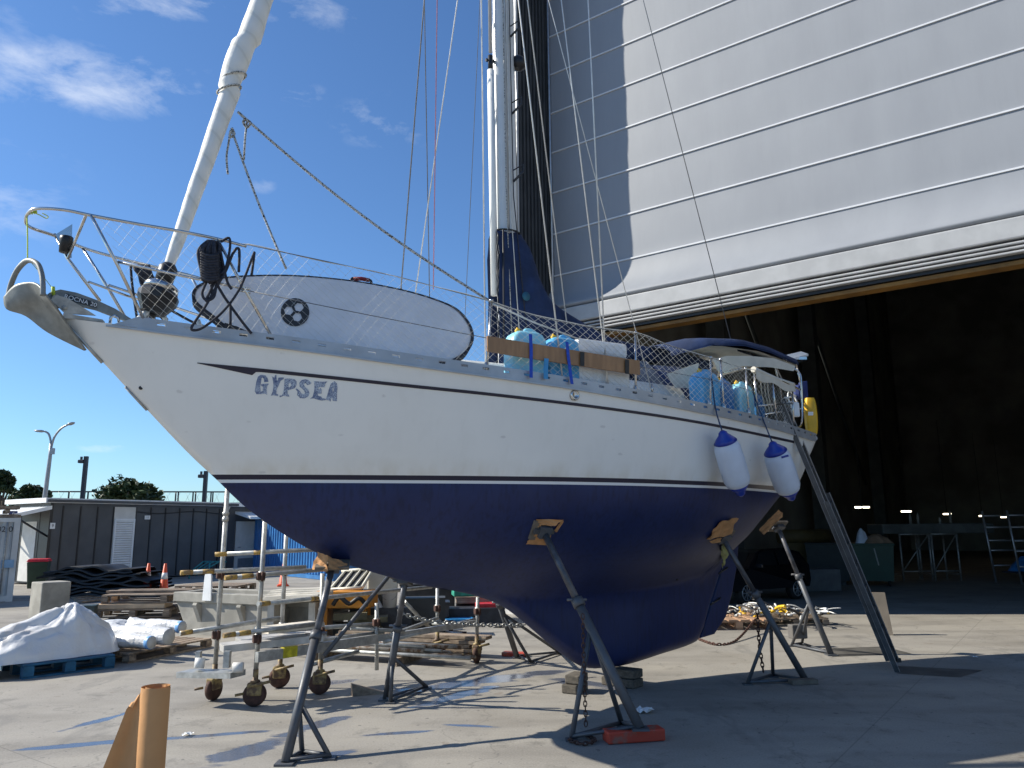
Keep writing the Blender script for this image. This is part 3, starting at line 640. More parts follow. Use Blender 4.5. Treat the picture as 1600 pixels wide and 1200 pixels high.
# cove stripe with its thick swallow start, laid on the planking
def decal(loops_px, off, step=None):
    loops = []
    for lp in loops_px: loops.append([(x, -y) for x, y in lp])
    vs, fs = fill2d(loops); return [hull_hit(x, -y, off) for x, y in vs], fs
c = MB(); rows = []
cx = [308, 340, 370, 394, 400] + list(range(408, 1246, 7))
cu_ = spl([308, 394, 510, 640, 760, 915, 1076, 1245, 1262], [566.5, 574.5, 586.5, 600.5, 613, 631.5, 655, 689.5, 693.5])
for x in cx:
    up_ = cu_(x); lw = (1.2+10.5*(x-308)/86) if x <= 394 else (6.2 if x < 402 else 5.6 - 1.6*(x-402)/860)
    rows.append([hull_hit(x, up_+lw*q, .005) for q in (0, .5, 1)])
c.grid(rows); build('cove_stripe', c, M('dark stripe tape', (.012, .013, .035), .35), boat)
GLY = [
 [[(240,230),(205,255),(182,325),(168,400),(160,460),(185,497),(240,497),(300,490),(332,506),(325,440),(332,388),(356,352),(300,352),(246,360),(250,384),(274,392),(270,452),(244,458),(236,400),(246,330),(256,272),(276,268),(288,290),(290,332),(352,325),(336,270),(306,234)]],
 [[(388,245),(404,260),(414,318),(420,370),(410,460),(383,518),(432,514),(482,526),(486,502),(460,490),(465,430),(500,360),(522,310),(562,287),(566,265),(490,267),(480,312),(464,300),(460,232),(440,232),(434,268)]],
 [[(575,283),(570,350),(565,430),(555,480),(540,512),(503,520),(510,542),(560,520),(600,526),(640,534),(636,505),(615,490),(620,442),(662,432),(712,415),(741,370),(741,320),(715,290),(650,280)],[(634,348),(660,342),(664,375),(646,402),(627,388)]],
 [[(860,290),(808,302),(778,340),(784,392),(830,432),(858,470),(848,500),(812,490),(782,450),(742,418),(728,428),(755,462),(748,510),(790,552),(850,557),(902,532),(922,480),(900,430),(862,400),(842,360),(862,342),(892,372),(932,360),(950,340),(930,325),(900,298)]],
 [[(984,318),(990,380),(985,450),(965,530),(928,562),(980,556),(1040,576),(1090,587),(1142,580),(1142,560),(1092,550),(1085,530),(1042,520),(1034,492),(1088,490),(1092,430),(1070,410),(1058,430),(1042,430),(1046,404),(1090,400),(1130,402),(1142,350),(1172,320),(1100,326)]],
 [[(1270,318),(1216,350),(1190,430),(1168,510),(1142,576),(1188,582),(1212,602),(1222,560),(1236,545),(1244,590),(1302,597),(1302,500),(1309,400),(1300,345)],[(1240,430),(1252,400),(1258,440),(1246,470)]]]
c = MB()
for lp in GLY:
    vs, fs = decal([[(380+x*.1125, 560+y*.1125) for x, y in l] for l in lp], .003); c.add(vs, fs)
build('name_lettering', c, LETTER, boat)
p = hull_hit(897.5, 617.5, .0); c = MB(); c.lathe([(.052, -.01), (.052, .012), (.045, .02), (.034, .022), (.034, .004), (.001, .004)], p, BN, 18); build('skin_fitting', c, STEEL, boat)
for x, y in ((220, 606), (1058, 905)):
    p = hull_hit(x, y, 0); c = MB(); c.lathe([(.016, -.01), (.016, .006), (.001, .006)], p, BN, 12); build('drain_fitting', c, BLACK, boat)
# stem band and stemhead fitting
c = MB(); c.path([HU(t, 0, zbf(t))-BU*.006 for t in (.02, .1, .2, .32)], .016, 6); build('stem_band', c, GALV, boat); c = MB(); c.path([HU(t, 0, zbf(t))-BU*.004 for t in (.5, .58, .68)], .011, 6); build('stem_band', c, GALV, boat)
# bow roller cheeks
c = MB()
for y in (.07, -.07):
    pts = [CLp(x, yy, y) for x, yy in ((79, 468), (88, 461), (104, 465), (126, 478), (150, 493), (102, 490))]; c.prism(pts, -BN*.012)
c.prism([CLp(x, yy, .075) for x, yy in ((99, 489), (160, 499), (164, 503), (99, 497))], -BN*.15)
c.tube(CLp(88, 466, .06), CLp(88, 466, -.06), .03, 10)
c.lathe([(.02, 0), (.02, .008), (.001, .008)], CLp(101, 481, .0705), BN, 12); build('bow_roller', c, M('cream galvanised plate', (.5, .47, .41), .6, .2, .25, 12), boat)
c = MB(); c.path([CLp(x, y, .1) for x, y in ((172, 505), (173, 496), (179, 493), (185, 497), (186, 506))], .012, 6); build('mooring_eye', c, STEEL, boat)
# pulpit
def P3(x, y, off): return CLp(x, y, off)
c = MB(); RT = .0135
top = [P3(40, 345, .0), P3(43, 334, .13), P3(58, 326, .25), P3(100, 328, .34), P3(145, 337, .42), P3(210, 349, .48), P3(280, 361, .53), P3(339, 373, .56), P3(385, 385, .58)]
mir = lambda p: BP(tyz(p)[0], -tyz(p)[1], p[2])
full = [mir(p) for p in top[:0:-1]] + top
c.path(smooth_path(full, 5), RT, 8)
legs = [[P3(142, 336, .42), P3(184, 415, .35), P3(225, 500, .27)], [P3(339, 373, .56), P3(374, 437, .57), P3(424, 525, .6)], [P3(85, 366, -.34), P3(106, 404, -.25), P3(156, 470, -.1)]]
for k, l in enumerate(legs):
    c.path(l, RT, 8)
    if k < 2: c.path([mir(p) for p in l], RT, 8)
c.path([P3(135, 335, .40), P3(106, 404, -.25)], RT*.9, 8)
mid = [P3(184, 409, .35), P3(280, 430, .46), P3(372, 449, .57), P3(391, 452, .58), P3(391, 457, .58), P3(372, 453, .57)]
c.path(mid, RT*.9, 8); c.path([mir(p) for p in mid[:4]], RT*.9, 8)
c.path([P3(138, 440, -.16), P3(198, 462, -.3), P3(240, 476, -.38)], RT*.8, 8)
pul = build('pulpit', c, STEEL, boat)
c = MB(); q = [P3(87, 366, -.26), P3(113, 350, -.26), P3(112, 403, -.26), P3(106, 403, -.26)]; c.prism(q, BN*-.006); build('lamp_bracket', c, STEEL, pul)
c = MB(); a = P3(103, 382, -.2); c.lathe([(.02, -.075), (.048, -.07), (.052, .04), (.052, .065), (.045, .07), (.01, .072)], a, (0, 0, 1), 16); build('navigation_light', c, BLACK, pul)
# furled headsail, drum and stay
sp = spl([3.62, 3.75, 4.0, 4.32, 4.96, 5.79, 6.0, 6.15, 6.5, 6.92, 9, 14, 17], [.03, .034, .042, .058, .072, .09, .10, .112, .11, .098, .09, .08, .05])
def stay(z): 
    return BP(.775+(z-4.1)*.229, 0, z)
rows = []; rr_ = random.Random(2)
zz = [3.8+i*.06 for i in range(60)] + [7.4+i*.3 for i in range(33)]
for i, z in enumerate(zz):
    r = sp(z)*(1+.012*math.sin(i*1.9)+.012*rr_.random()); ctr = stay(z); row = []
    bias = .03 if 5.85 < z < 6.4 else 0
    for k in range(16):
        a = 2*PI*k/16; rip = 1+.02*math.sin(3*a+z*9)+(.03 if (k-int(z*5)) % 16 == 0 else 0); row.append(ctr+BU*(math.cos(a)*r*rip-bias)+BN*(math.sin(a)*r*rip))
    rows.append(row+[row[0]])
c = MB(); c.grid(rows); 
def m_sail():
    m, t, b = nt('white furled sailcloth'); co = objco(t); mp = N_(t, 'ShaderNodeMapping'); mp.inputs['Rotation'].default_value = (R(25), R(-35), 0); t.links.new(co, mp.inputs[0])
    wv = N_(t, 'ShaderNodeTexWave', wave_type='BANDS', bands_direction='Z'); wv.inputs['Scale'].default_value = 1.6; wv.inputs['Distortion'].default_value = 2.5; wv.inputs['Detail Scale'].default_value = 1.5; t.links.new(mp.outputs[0], wv.inputs['Vector'])
    t.links.new(ramp(t, wv.outputs['Fac'], [(.02, (.66, .65, .6)), (.06, (.74, .73, .68)), (1, (.79, .78, .74))]), b.inputs['Base Color']); b.inputs['Roughness'].default_value = .7
    bump(t, b, math_(t, 'ADD', wv.outputs['Fac'], noise(t, co, 14, 4)), .3, .015); return m
jib = build('furled_headsail', c, m_sail(), boat)
c = MB(); c.path([stay(3.56)-BU*.02, stay(17)], .012, 6); build('forestay', c, STEEL, boat)
c = MB(); ax = (stay(5)-stay(4)).normalized(); dc = stay(3.72)
c.lathe([(.03, .16), (.075, .15), (.08, .32), (.05, .36), (.02, .37)], dc-ax*.02, ax, 14)
c.lathe([(.02, -.14), (.1, -.13), (.165, -.02), (.17, .04), (.15, .07), (.02, .08)], dc, ax, 12, False)
drum = build('furler_drum', c, BLACK, boat)
c = MB(); c.lathe([(.145, .075), (.14, .125), (.09, .16), (.02, .165)], dc, ax, 18); c.path([dc-ax*.1, dc-ax*.34], .035, 8); build('drum_housing', c, STEEL, drum)
c = MB(); c.tube(BP(.5, 0, 3.44), BP(.62, 0, 3.6), .03, 8); c.tube(BP(.86, -.1, 3.38), BP(.72, -.02, 3.66), .02, 6); c.box(BP(1.0, .12, 3.42), (.3, .14, .1), rz=R(33), bev=.03); c.tube(BP(1.05, .12, 3.44), BP(1.0, .14, 3.55), .02, 6); build('windlass', c, WHITE, boat)
# mast with its pole and steps
def mst(z): return BP(4.235-.012*(z-5), 0, z)
def mast_loop(ctr, a_, b_): return [ctr+BU*(math.cos(2*PI*k/20)*a_)+BN*(math.sin(2*PI*k/20)*b_) for k in range(20)]
c = MB(); rows = []
for z in (3.15, 5, 8, 12, 17): l = mast_loop(mst(z)+BU*.05, .135, .085); rows.append(l+[l[0]])
c.grid(rows); c.f.append([80+k for k in range(20)]); c.sm.append(False); c.mi.append(0)
MASTM = M('white enamelled spar', (.66, .68, .68), .3, .1, .06, 2); mast = build('mast', c, MASTM, boat)
c = MB(); c.tube(mst(3.2)+BN*.088+BU*.02, mst(16.8)+BN*.088+BU*.02, .012, 4); c.tube(mst(3.2)+BU*.19, mst(16.8)+BU*.19, .014, 4); build('sail_track', c, ALU, mast)
c = MB(); c.tube(mst(4.3)-BU*.14+BN*.02, mst(7.05)-BU*.15+BN*.02, .042, 12); build('whisker_pole', c, WHITE, mast)
c = MB(); c.tube(mst(7.05)-BU*.15+BN*.02, mst(7.24)-BU*.15+BN*.02, .03, 8); c.tube(mst(7.18)-BU*.2, mst(7.2)-BU*.09, .02, 6); build('pole_end_fitting', c, BLACK, mast)
c = MB(); c.tube(mst(7.3)-BU*.135, mst(12)-BU*.135, .022, 8); build('pole_track', c, ALU, mast)
for k, z in enumerate((5.77, 6.62, 7.62, 8.6, 9.6)):
    for sg in ((1, 0) if False else (1,)):
        p = mst(z)+BN*.1+BU*.09; c = MB(); q = p+BN*.12+BU*.06
        c.path([p+V((0, 0, .05)), q+V((0, 0, .09)), q+V((0, 0, 0)), p+V((0, 0, -.09))], .0075, 5); c.tube(p+V((0, 0, -.09)), q, .014, 6); build('mast_step', c, DKS, mast)
c = MB(); c.lathe([(.02, -.1), (.09, -.06), (.1, .02), (.05, .08), (.01, .09)], mst(7.3)+BU*.26, (0, 0, 1), 12); build('deck_light', c, BLACK, mast)
for i in range(3):
    c = MB(); c.path([mst(17)+BN*.09+BU*(.03*i), mst(5.5)+BN*(.11)+BU*(.05*i-.02), mst(3.3)+BN*(.16+.03*i)+BU*(.1*i)], .006, 4); build('halyard', c, [ROPEF, NET, ROPEK][i], mast)
# boom with stack-pack cover
bl = [(4.05, 5.06), (4.41, 5.1), (4.5, 4.98), (4.8, 4.36), (5.12, 4.2), (5.85, 3.99), (6.9, 3.95), (7.4, 3.9)]
topz = spl([a for a, b in bl], [b for a, b in bl]); botz = spl([4.05, 4.5, 5, 7.4], [3.42, 3.5, 3.7, 3.8])
rows = []
for i in range(60):
    t = 4.10+3.3*(i/59)**1.3; zt, zb_ = (5.06 if t < 4.06 else topz(t)), botz(t); row = []; wd = .16 if t > 4.6 else .125+.07*(t-4.1)
    for k in range(20):
        a = 2*PI*k/20; q = math.cos(a); s_ = math.sin(a); zc_ = (zt+zb_)/2; hz = (zt-zb_)/2
        wob = 1+.09*math.sin(zt*0+ (zc_+hz*s_)*14+t*5)+.05*math.sin((zc_+hz*s_)*31+t*9)
        row.append(BP(t, wd*math.copysign(abs(q)**.55, q)*wob, zc_+hz*math.copysign(abs(s_)**.4, s_)))
    rows.append(row+[row[0]])
c = MB(); c.grid(rows); cv = build('sail_cover', c, NAVY, boat)
c = MB(); c.path([BP(4.14, .15, z) for z in (3.75, 4.1, 4.6, 5.04)], .01, 5); c.path(mast_loop(mst(5.07)+BU*.05, .165, .125), .012, 5, closed=True); c.path([BP(4.10+.005*math.sin(z*40), .10+.012*math.sin(z*23), z) for z in [3.75+i*.05 for i in range(26)]], .011, 5); build('cover_lacing', c, BLACK, cv)
c = MB(); p = PL(822, 463, BP(4.5, .19, 0), BN); c.lathe([(.052, 0), (.052, .006), (.001, .007)], p, BN, 20); build('flare_disc', c, M('teal flare tint', (.02, .11, .17), .7), cv)  # teal disc added for a spot read as a likely lens flare
c = MB(); c.tube(BP(4.3, 0, 3.68), BP(7.6, 0, 3.78), .06, 10); build('boom', c, ALU, boat)
# standing and running rigging: deck end seen at (x, y) in the plane off, upper end seen at (x2, 0)
def wire(name, x, y, off, x2, off2, r, m, down=0.0):
    a = CLp(x, y, off); b = CLp(x2, 0, off2); d = (b-a); k = max(1.0, min((16.5-a.z)/d.z, 3.0)); dn = d.normalized(); zd = zsf(max(.5, min(8.5, tyz(a)[0])))+.05; down = min(down, max(0, (a.z-zd)/dn.z)); c = MB(); c.path([a-dn*down, a+d*k], r, 5); return build(name, c, m, boat)
WIRE = M('bright rigging wire', (.66, .65, .62), .35, .4, .1, 9); WIRED = M('grey rigging wire', (.2, .2, .2), .4, .5)
wire('shroud', 627, 445, -.95, 663, -.4, .0085, WIRED, 1.1); wire('shroud', 671, 456, -1.15, 663, -.3, .006, WIRED, 1.2); wire('shroud', 650, 452, -1.1, 715, -.25, .0075, WIRE, 1.2)
wire('halyard', 677, 452, -.5, 683, -.1, .006, M('pink flecked line', (.55, .22, .26), .7), 0); wire('halyard', 727, 486, -1.0, 750, -.2, .004, WIRED, 1); wire('shroud', 758, 516, -.2, 752, -.1, .0085, WIRE, .6)
wire('shroud', 870, 516, 1.2, 810, .35, .0085, WIRE, .85); wire('halyard', 884, 493, .2, 824, .1, .008, WIRE, .1)
wire('shroud', 942, 530, 1.25, 877, .35, .0075, WIRE, .65); wire('shroud', 944.5, 532, 1.26, 919, .5, .0085, WIRE, .65); wire('shroud', 1019, 614, 1.3, 857, .2, .005, WIRE, .02)
wire('backstay', 1145, 543, .25, 1005, .1, .006, WIRED, .9)
for k, (a_, b_) in enumerate((((768, 472), (372, 175)), ((447, 420), (362, 203)))):
    p = rail_pt(*a_) if k == 0 else CLp(*a_, .45); q = CLp(b_[0], b_[1], .02); c = MB(); n = 14
    c.path([p.lerp(q, i/n)-V((0, 0, .10*(1-k*.6)*math.sin(PI*i/n))) for i in range(n+1)], .0125 if k == 0 else .0105, 6)
    if k == 0: c.path([CLp(x, y, .03) for x, y in ((386, 190), (383, 215), (381, 250))], .01, 6); c.path(smooth_path([CLp(x, y, .03) for x, y in ((372, 175), (384, 186), (391, 192), (386, 199), (380, 190), (386, 186))], 4), .013, 6)
    else: c.path(smooth_path([CLp(x, y, .03) for x, y in ((360, 205), (357, 225), (354, 245), (356, 272))], 4), .01, 6); c.path(smooth_path([CLp(x, y, .03) for x, y in ((362, 200), (366, 210), (359, 214), (361, 204))], 4), .013, 6)
    z_ = 6.0-.14*k; ctr = stay(z_); ra = sp(z_)+.012
    c.path([ctr+BU*(math.cos(j/16*2*PI)*ra-.015)+BN*(math.sin(j/16*2*PI)*ra)+V((0, 0, .05*math.cos(j/16*2*PI))) for j in range(16)], .01, 5, closed=True)
    build('tag_line', c, ROPEF, boat)
# stanchions, lifelines
STN = [((768, 470), (760, 578)), ((993, 520), (993, 613)), ((1111, 559), (1109, 633)), ((1126, 562), (1131, 639)), ((1165, 576), (1170, 647))]
tops = []
for a_, b_ in STN:
    p = rail_pt(*b_); q = rail_pt(*a_); c = MB(); c.path([V((p.x, p.y, p.z-.06)), q], .0125, 8); c.lathe([(.03, -.03), (.03, .03), (.016, .06), (.014, .07)], V((p.x, p.y, p.z)), (0, 0, 1), 10); c.lathe([(.018, -.01), (.018, .012), (.005, .016)], q, (0, 0, 1), 8); build('stanchion', c, STEEL, boat); tops.append(q)
    pm = BP(tyz(p)[0], -tyz(p)[1], p.z); qm = BP(tyz(q)[0], -tyz(q)[1], q.z); c = MB(); c.path([pm, qm], .0125, 8); build('stanchion', c, STEEL, boat)
ll = [P3(385, 382, .58)] + [rail_pt(x, y) for x, y in ((480, 402), (620, 432), (768, 471))]
ll2 = [rail_pt(x, y) for x, y in ((768, 473), (848, 497), (920, 511), (993, 521), (1050, 541), (1111, 559), (1165, 577))]
c = MB(); c.path(ll, .0045, 4); c.path(ll2, .005, 4); c.path([P3(391, 455, .58)] + [rail_pt(x, y) for x, y in ((560, 489), (760, 528), (993, 572), (1111, 593), (1180, 612), (1240, 640))], .004, 4)
c.path([mir(p) for p in ll], .0045, 4); c.path([mir(p) for p in ll2], .0045, 4); build('lifeline', c, WIRED, boat)
c = MB(); c.path([rail_pt(x, y) for x, y in ((769, 474), (835, 504), (905, 530))], .009, 5); build('spare_line', c, NET, boat)
c = MB(); lp = rail_pt(1019, 614); c.path([lp, lp+V((0, 0, .09))], .012, 6); build('chainplate', c, STEEL, boat)
# pushpit: stern rails, arch, weather cloth
def S9(x, y, off=None): return rail_pt(x, y, .06) if off is None else CLp(x, y, off)
c = MB()
c.path(smooth_path([rail_pt(1178, 578), rail_pt(1205, 588), rail_pt(1238, 603), CLp(1250, 609, .55), CLp(1256, 613, .1)], 5), .013, 8)
for a_, b_ in (((1178, 578), (1184, 650)), ((1238, 603), (1240, 668)), ((1206, 588), (1214, 660))): c.path([rail_pt(*a_), rail_pt(*b_)], .0125, 8)
c.path([rail_pt(1184, 634), rail_pt(1238, 630)], .012, 8)
arch = [rail_pt(1240, 668), CLp(1253, 660, .62), CLp(1252, 600, .62), CLp(1249, 583, .6), CLp(1236, 574, .5), CLp(1212, 571, 0)]
c.path(smooth_path(arch, 5), .014, 8)
c.path([CLp(1209, 566, .9), CLp(1218, 600, .8), CLp(1226, 655, .75)], .011, 8); c.path([CLp(1126, 562, 1.15), CLp(1127, 600, 1.15), CLp(1131, 640, 1.15)], .011, 8)
c.path([CLp(1209, 566, .9), CLp(1222, 593, .6), CLp(1250, 640, .5)], .010, 8); c.path([CLp(1130, 582, .9), CLp(1205, 566, .85)], .01, 8)
for y in (.3, 0, -.3, -.6): c.path([BP(8.56, y, 2.9), BP(8.62, y, 3.3)], .012, 6)
c.path([BP(8.62, .6, 3.3), BP(8.62, -.6, 3.3)], .012, 6)
pp = build('pushpit', c, STEEL, boat)
c = MB(); a, b = rail_pt(1177, 577), rail_pt(1239, 602)
c.path(smooth_path([a, a.lerp(b, .5)-V((0, 0, .015)), b], 5), .035, 10); rows = []
for i in range(12):
    q = a.lerp(b, i/11); rows.append([q+BN*.02, q+BN*.035-V((0, 0, .05)), q+BN*.03-V((0, 0, .11+.02*math.sin(i)))])
c.grid(rows); build('rolled_weather_cloth', c, CREAM, boat)
for x, x2 in ((1188, 1198), (1194, 1203), (1199, 1207)):
    c = MB(); c.path(smooth_path([rail_pt(x, 590), rail_pt((x+x2)/2, 617)-BN*.02, rail_pt(x2, 644)], 4), .008, 5); build('hanging_line', c, M('tan line', (.55, .47, .33), .8) if 'tan line' not in bpy.data.materials else bpy.data.materials['tan line'], boat)
# safety net between rail and lifelines (diamond mesh)
def interp_pts(pts, q):
    n = len(pts)-1; f = min(max(q, 0), 1)*n; i = min(int(f), n-1); return pts[i].lerp(pts[i+1], f-i)
npx = list(range(150, 1240, 10)); net_top = spl([150, 280, 385, 480, 620, 768, 800, 848, 920, 993, 1050, 1111, 1126, 1165, 1178, 1238], [338, 361.5, 381, 402.5, 432.5, 471, 481, 495, 509.5, 520, 540, 559, 562, 577, 578, 603])
net_bot = spl([205, 260, 460, 510, 720, 760, 915, 1076, 1222, 1245], [503, 512, 536, 545, 571.5, 576, 600, 631, 662, 668])
N_S = 420; topP, botP = [], []
for i in range(N_S+1):
    x = 150+(1238-150)*i/N_S; xb = 215+(1241-215)*i/N_S
    topP.append(P3(x, net_top(x)+1.5, .42+.16*min(1, (x-150)/190)) if x < 385 else rail_pt(x, net_top(x), .045)); botP.append(rail_pt(xb, net_bot(xb), .02))
arc = [0]
for i in range(N_S): arc.append(arc[-1]+((topP[i+1]+botP[i+1])-(topP[i]+botP[i])).length/2)
def at_arc(s, v):
    lo_, hi_ = 0, N_S
    while hi_-lo_ > 1:
        m = (lo_+hi_)//2
        if arc[m] <= s: lo_ = m
        else: hi_ = m
    f = (s-arc[lo_])/max(1e-6, arc[hi_]-arc[lo_]); a, b = topP[lo_].lerp(topP[hi_], f), botP[lo_].lerp(botP[hi_], f)
    sag = .03*math.sin(PI*v)*math.sin(s*2.3)+.012*math.sin(s*7+v*5); return b.lerp(a, v)+BN*sag
c = MB(); L = arc[-1]; pitch = .092; s = -.9
while s < L:
    for sg in (1, -1):
        pts = []
        for k in range(9):
            v = k/8; ss_ = s+(.82*v if sg > 0 else .82*(1-v)); 
            if 0 <= ss_ <= L: pts.append(at_arc(ss_, v)+BN*(.001*sg))
        if len(pts) > 1: c.path(pts, .0019 if s > 2.9 else .0011, 3, cap=False)
    s += pitch
c.path([at_arc(L*i/120, 1) for i in range(121)], .004, 4); c.path([at_arc(L*i/120, .0)+V((0, 0, .02)) for i in range(121)], .0035, 4)
build('safety_net', c, NET, boat)
# dodger, bimini, solar panels
c = MB(); rows = []
for t, hw, ht in ((5.55, .86, .34), (5.7, .86, .5), (6.05, .88, .76), (6.5, .88, .82)):
    z0 = zsf(t); rows.append([HU(t, hw*q, z0+.02+(ht)*(1-abs(q)**3.2)+.0) for q in (-1, -.98, -.93, -.8, -.5, 0, .5, .8, .93, .98, 1)])
c.grid(rows); dg = build('spray_dodger', c, NAVY, boat)
c = MB(); rows = []
for t, w0 in ((5.72, .5), (5.98, .7)): rows.append([HU(t, .9*q, zsf(t)+.1+(w0)*(1-abs(q)**3)) for q in (-.9, -.5, 0, .5, .9)])
c.grid([[p+V((0, 0, .015))-BU*.03 for p in r] for r in rows]); build('window', c, SMOKE, dg)
c = MB(); c.prism([P3(x, y, .9) for x, y in ((1042, 584), (1092, 567), (1088, 600), (1080, 606), (1056, 606), (1050, 597))], -BN*.012); build('side_panel', c, CREAM, dg)
c = MB(); rows = []; rows2 = []
bt = [(6.3, .5, 3.94), (6.6, .88, 4.03), (7.1, .95, 4.07), (7.6, .94, 4.04), (8.15, .92, 3.95)]
for t, hw, z in bt: rows.append([BP(t, hw*q, z-.12*abs(q)**3-(.05 if abs(q) == 1 else 0)) for q in (-1, -.97, -.8, -.5, -.2, 0, .2, .5, .8, .97, 1)])
c.grid(rows); c.grid([[p+V((0, 0, .02)) for p in r] for r in rows]); bim = build('bimini', c, NAVY, boat)
c = MB(); c.grid([[BP(t, .9*q, z-.02-.10*abs(q)**2.2) for q in (-1, -.8, -.5, 0, .5, .8, 1)] for t, z in ((6.75, 3.985), (7.4, 4.0), (7.8, 3.95), (8.15, 3.9))])
c.grid([[P3(x, y, .92) for x, y in r] for r in (((1114, 562), (1122, 580)), ((1135, 556), (1128, 582)), ((1172, 556), (1160, 572)), ((1210, 560), (1205, 574)), ((1243, 572), (1240, 580)))])
build('bimini_lining', c, CREAM, bim)
for k, px in enumerate((((1152, 545), (1177, 540), (1222, 562), (1205, 562)), ((1222, 556), (1252, 549), (1263, 553), (1236, 561)))):
    c = MB(); pts = [CLp(x, y, o) for (x, y), o in zip(px, ((.75, -.1, -.1, .75), (.55, .0, .0, .55))[k])]; pz = sum(p.z for p in pts)/4
    pts = [V((p.x, p.y, p.z)) for p in pts]; c.prism(pts, (0, 0, -.03)); o = build('solar_panel', c, [PANEL, WPAINT][k], boat)
c = MB(); c.box(CLp(1243, 562, .2), (.25, .2, .04)); c.tube(CLp(1243, 562, .2), CLp(1251, 600, .3), .012, 6); build('solar_bracket', c, STEEL, boat)
c = MB(); c.box(CLp(1247, 613, .2), (.2, .18, .2), rz=R(33), bev=.06); c.prism([CLp(1253, 597, .1), CLp(1261, 595, .1), CLp(1263, 622, .1), CLp(1255, 622, .1)], -BN*.06); build('outboard_cover', c, M('blue canvas', (.012, .03, .15), .7, 0, .2, 6, .3, 20), boat)
c = MB(); 
for k in range(4): c.tube(CLp(1226+k*5, 622+k*7, .4), CLp(1246, 618+k*9, .2), .014, 6)
c.box(CLp(1243, 640, .55), (.1, .06, .2), bev=.02); c.torus(CLp(1238, 625, .3), .12, .012, BN+V((.3, 0, .2)), 16, 6); build('stern_gear', c, WPAINT, boat)
# rudder
c = MB(); pf = [(7.045, .40), (7.30, .43), (7.52, .62), (7.66, .90), (7.78, 1.24), (7.85, 1.55), (7.80, 1.68), (7.58, 1.42), (7.44, 1.10), (7.24, .74)]
mid_ = []
for q in (.026, -.026): mid_.append([BP(t, q, z) for t, z in pf])
c.prism(mid_[0], mid_[1][0]-mid_[0][0]); build('rudder', c, HULL, boat, bevel=.015)
for t, z in ((7.3, .83), (7.47, 1.2)): c = MB(); c.tube(BP(t-.07, .045, z-.04), BP(t+.12, .035, z+.03), .012, 6); build('rudder_pintle', c, BLACK, boat)
# ------------------------------------------------------------------ props and blocks under the yacht
def bar(mb, p, q, w, h, up=(0, 0, 1)):
    p, q = V(p), V(q); d = (q-p); L = d.length; y = V(up).cross(d).normalized(); z = d.normalized().cross(y)
    return mb.box((p+q)/2, (L, w, h), rot=Matrix((d.normalized(), y, z)).transposed())
PLY = M('grey plywood pad', (.16, .13, .1), .8, 0, .2, 10)
def chain(mb, pts, r=.008, l=.042):
    pts = smooth_path(pts, 10); L = 0; i = 0; acc = 0; pos = pts[0]
    seg = [(pts[k+1]-pts[k]).length for k in range(len(pts)-1)]; tot = sum(seg); n = int(tot/l)
    for k in range(n):
        s = k*l; j = 0
        while j < len(seg)-1 and s > seg[j]: s -= seg[j]; j += 1
        t_ = (pts[j+1]-pts[j]).normalized(); c = pts[j]+t_*s; x = V((0, 0, 1)).cross(t_)
        if x.length < .1: x = V((1, 0, 0)).cross(t_)
        x.normalize(); y = t_.cross(x); u_ = x if k % 2 else y
        mb.path([c+t_*(math.cos(a)*l*.72)+u_*(math.sin(a)*l*.36) for a in [2*PI*i/8 for i in range(8)]], r, 4, closed=True)
def stand(foot, top, legs, label, padn, padsz=(.3, .22), r=.038, sleeve=.35, sub=None):
    foot, top = V(foot), V(top); s = thing('boat_stand', foot, label, 'boat stand', 'steel boat stands propping the hull')
    d = (top-foot).normalized(); c = MB(); c.path([foot+V((0, 0, .01)), foot.lerp(top, .62)], r, 12); c.path([foot.lerp(top, .58), foot.lerp(top, .6), foot.lerp(top, .62)], r*1.35, 12)
    build('main_pole', c, STAND, s)
    c = MB(); c.path([foot.lerp(top, .6), top-d*.03], r*.78, 12)
    for k in range(5): p = foot.lerp(top, .68+k*.06); c.tube(p-rt*r*.82, p+rt*r*.82, .009, 6)
    c.tube(foot.lerp(top, .615)-rt*.09, foot.lerp(top, .615)+rt*.09, .014, 6); build('inner_pole', c, M('worn inner pole', (.12, .12, .13), .45, .4, .35, 8) if 'worn inner pole' not in bpy.data.materials else bpy.data.materials['worn inner pole'], s)
    ft = [foot]
    for f, q in legs:
        q = V(q); c = MB(); c.path([foot.lerp(top, f), q+V((0, 0, .015))], r*.55, 8); c.box(q+V((0, 0, .008)), (.1, .1, .014)); build('leg', c, STAND, s); ft.append(q)
    c = MB()
    for i in range(3): c.path([ft[i]+V((0, 0, .03)), ft[(i+1) % 3]+V((0, 0, .03))], r*.42, 6)
    c.box(foot+V((0, 0, .009)), (.14, .14, .016)); build('base_bar', c, STAND, s)
    n = V(padn).normalized(); x = V((0, 0, 1)).cross(n).normalized(); y = n.cross(x); m = Matrix((x, y, n)).transposed()
    c = MB(); c.box(top+n*.0, (padsz[0], padsz[1], .03), rot=m); c.m = 1; c.box(top-n*.04, (.12, .12, .05), rot=m); c.box(top-n*.025, (padsz[0]*.9, .05, .03), rot=m); build('pad', c, [PLY, STAND], s)
    return s, x, y, n
def card(mb, poly, bend=.0, th=.006):
    mb.prism(poly, th*V((.5, -.8, .1)))
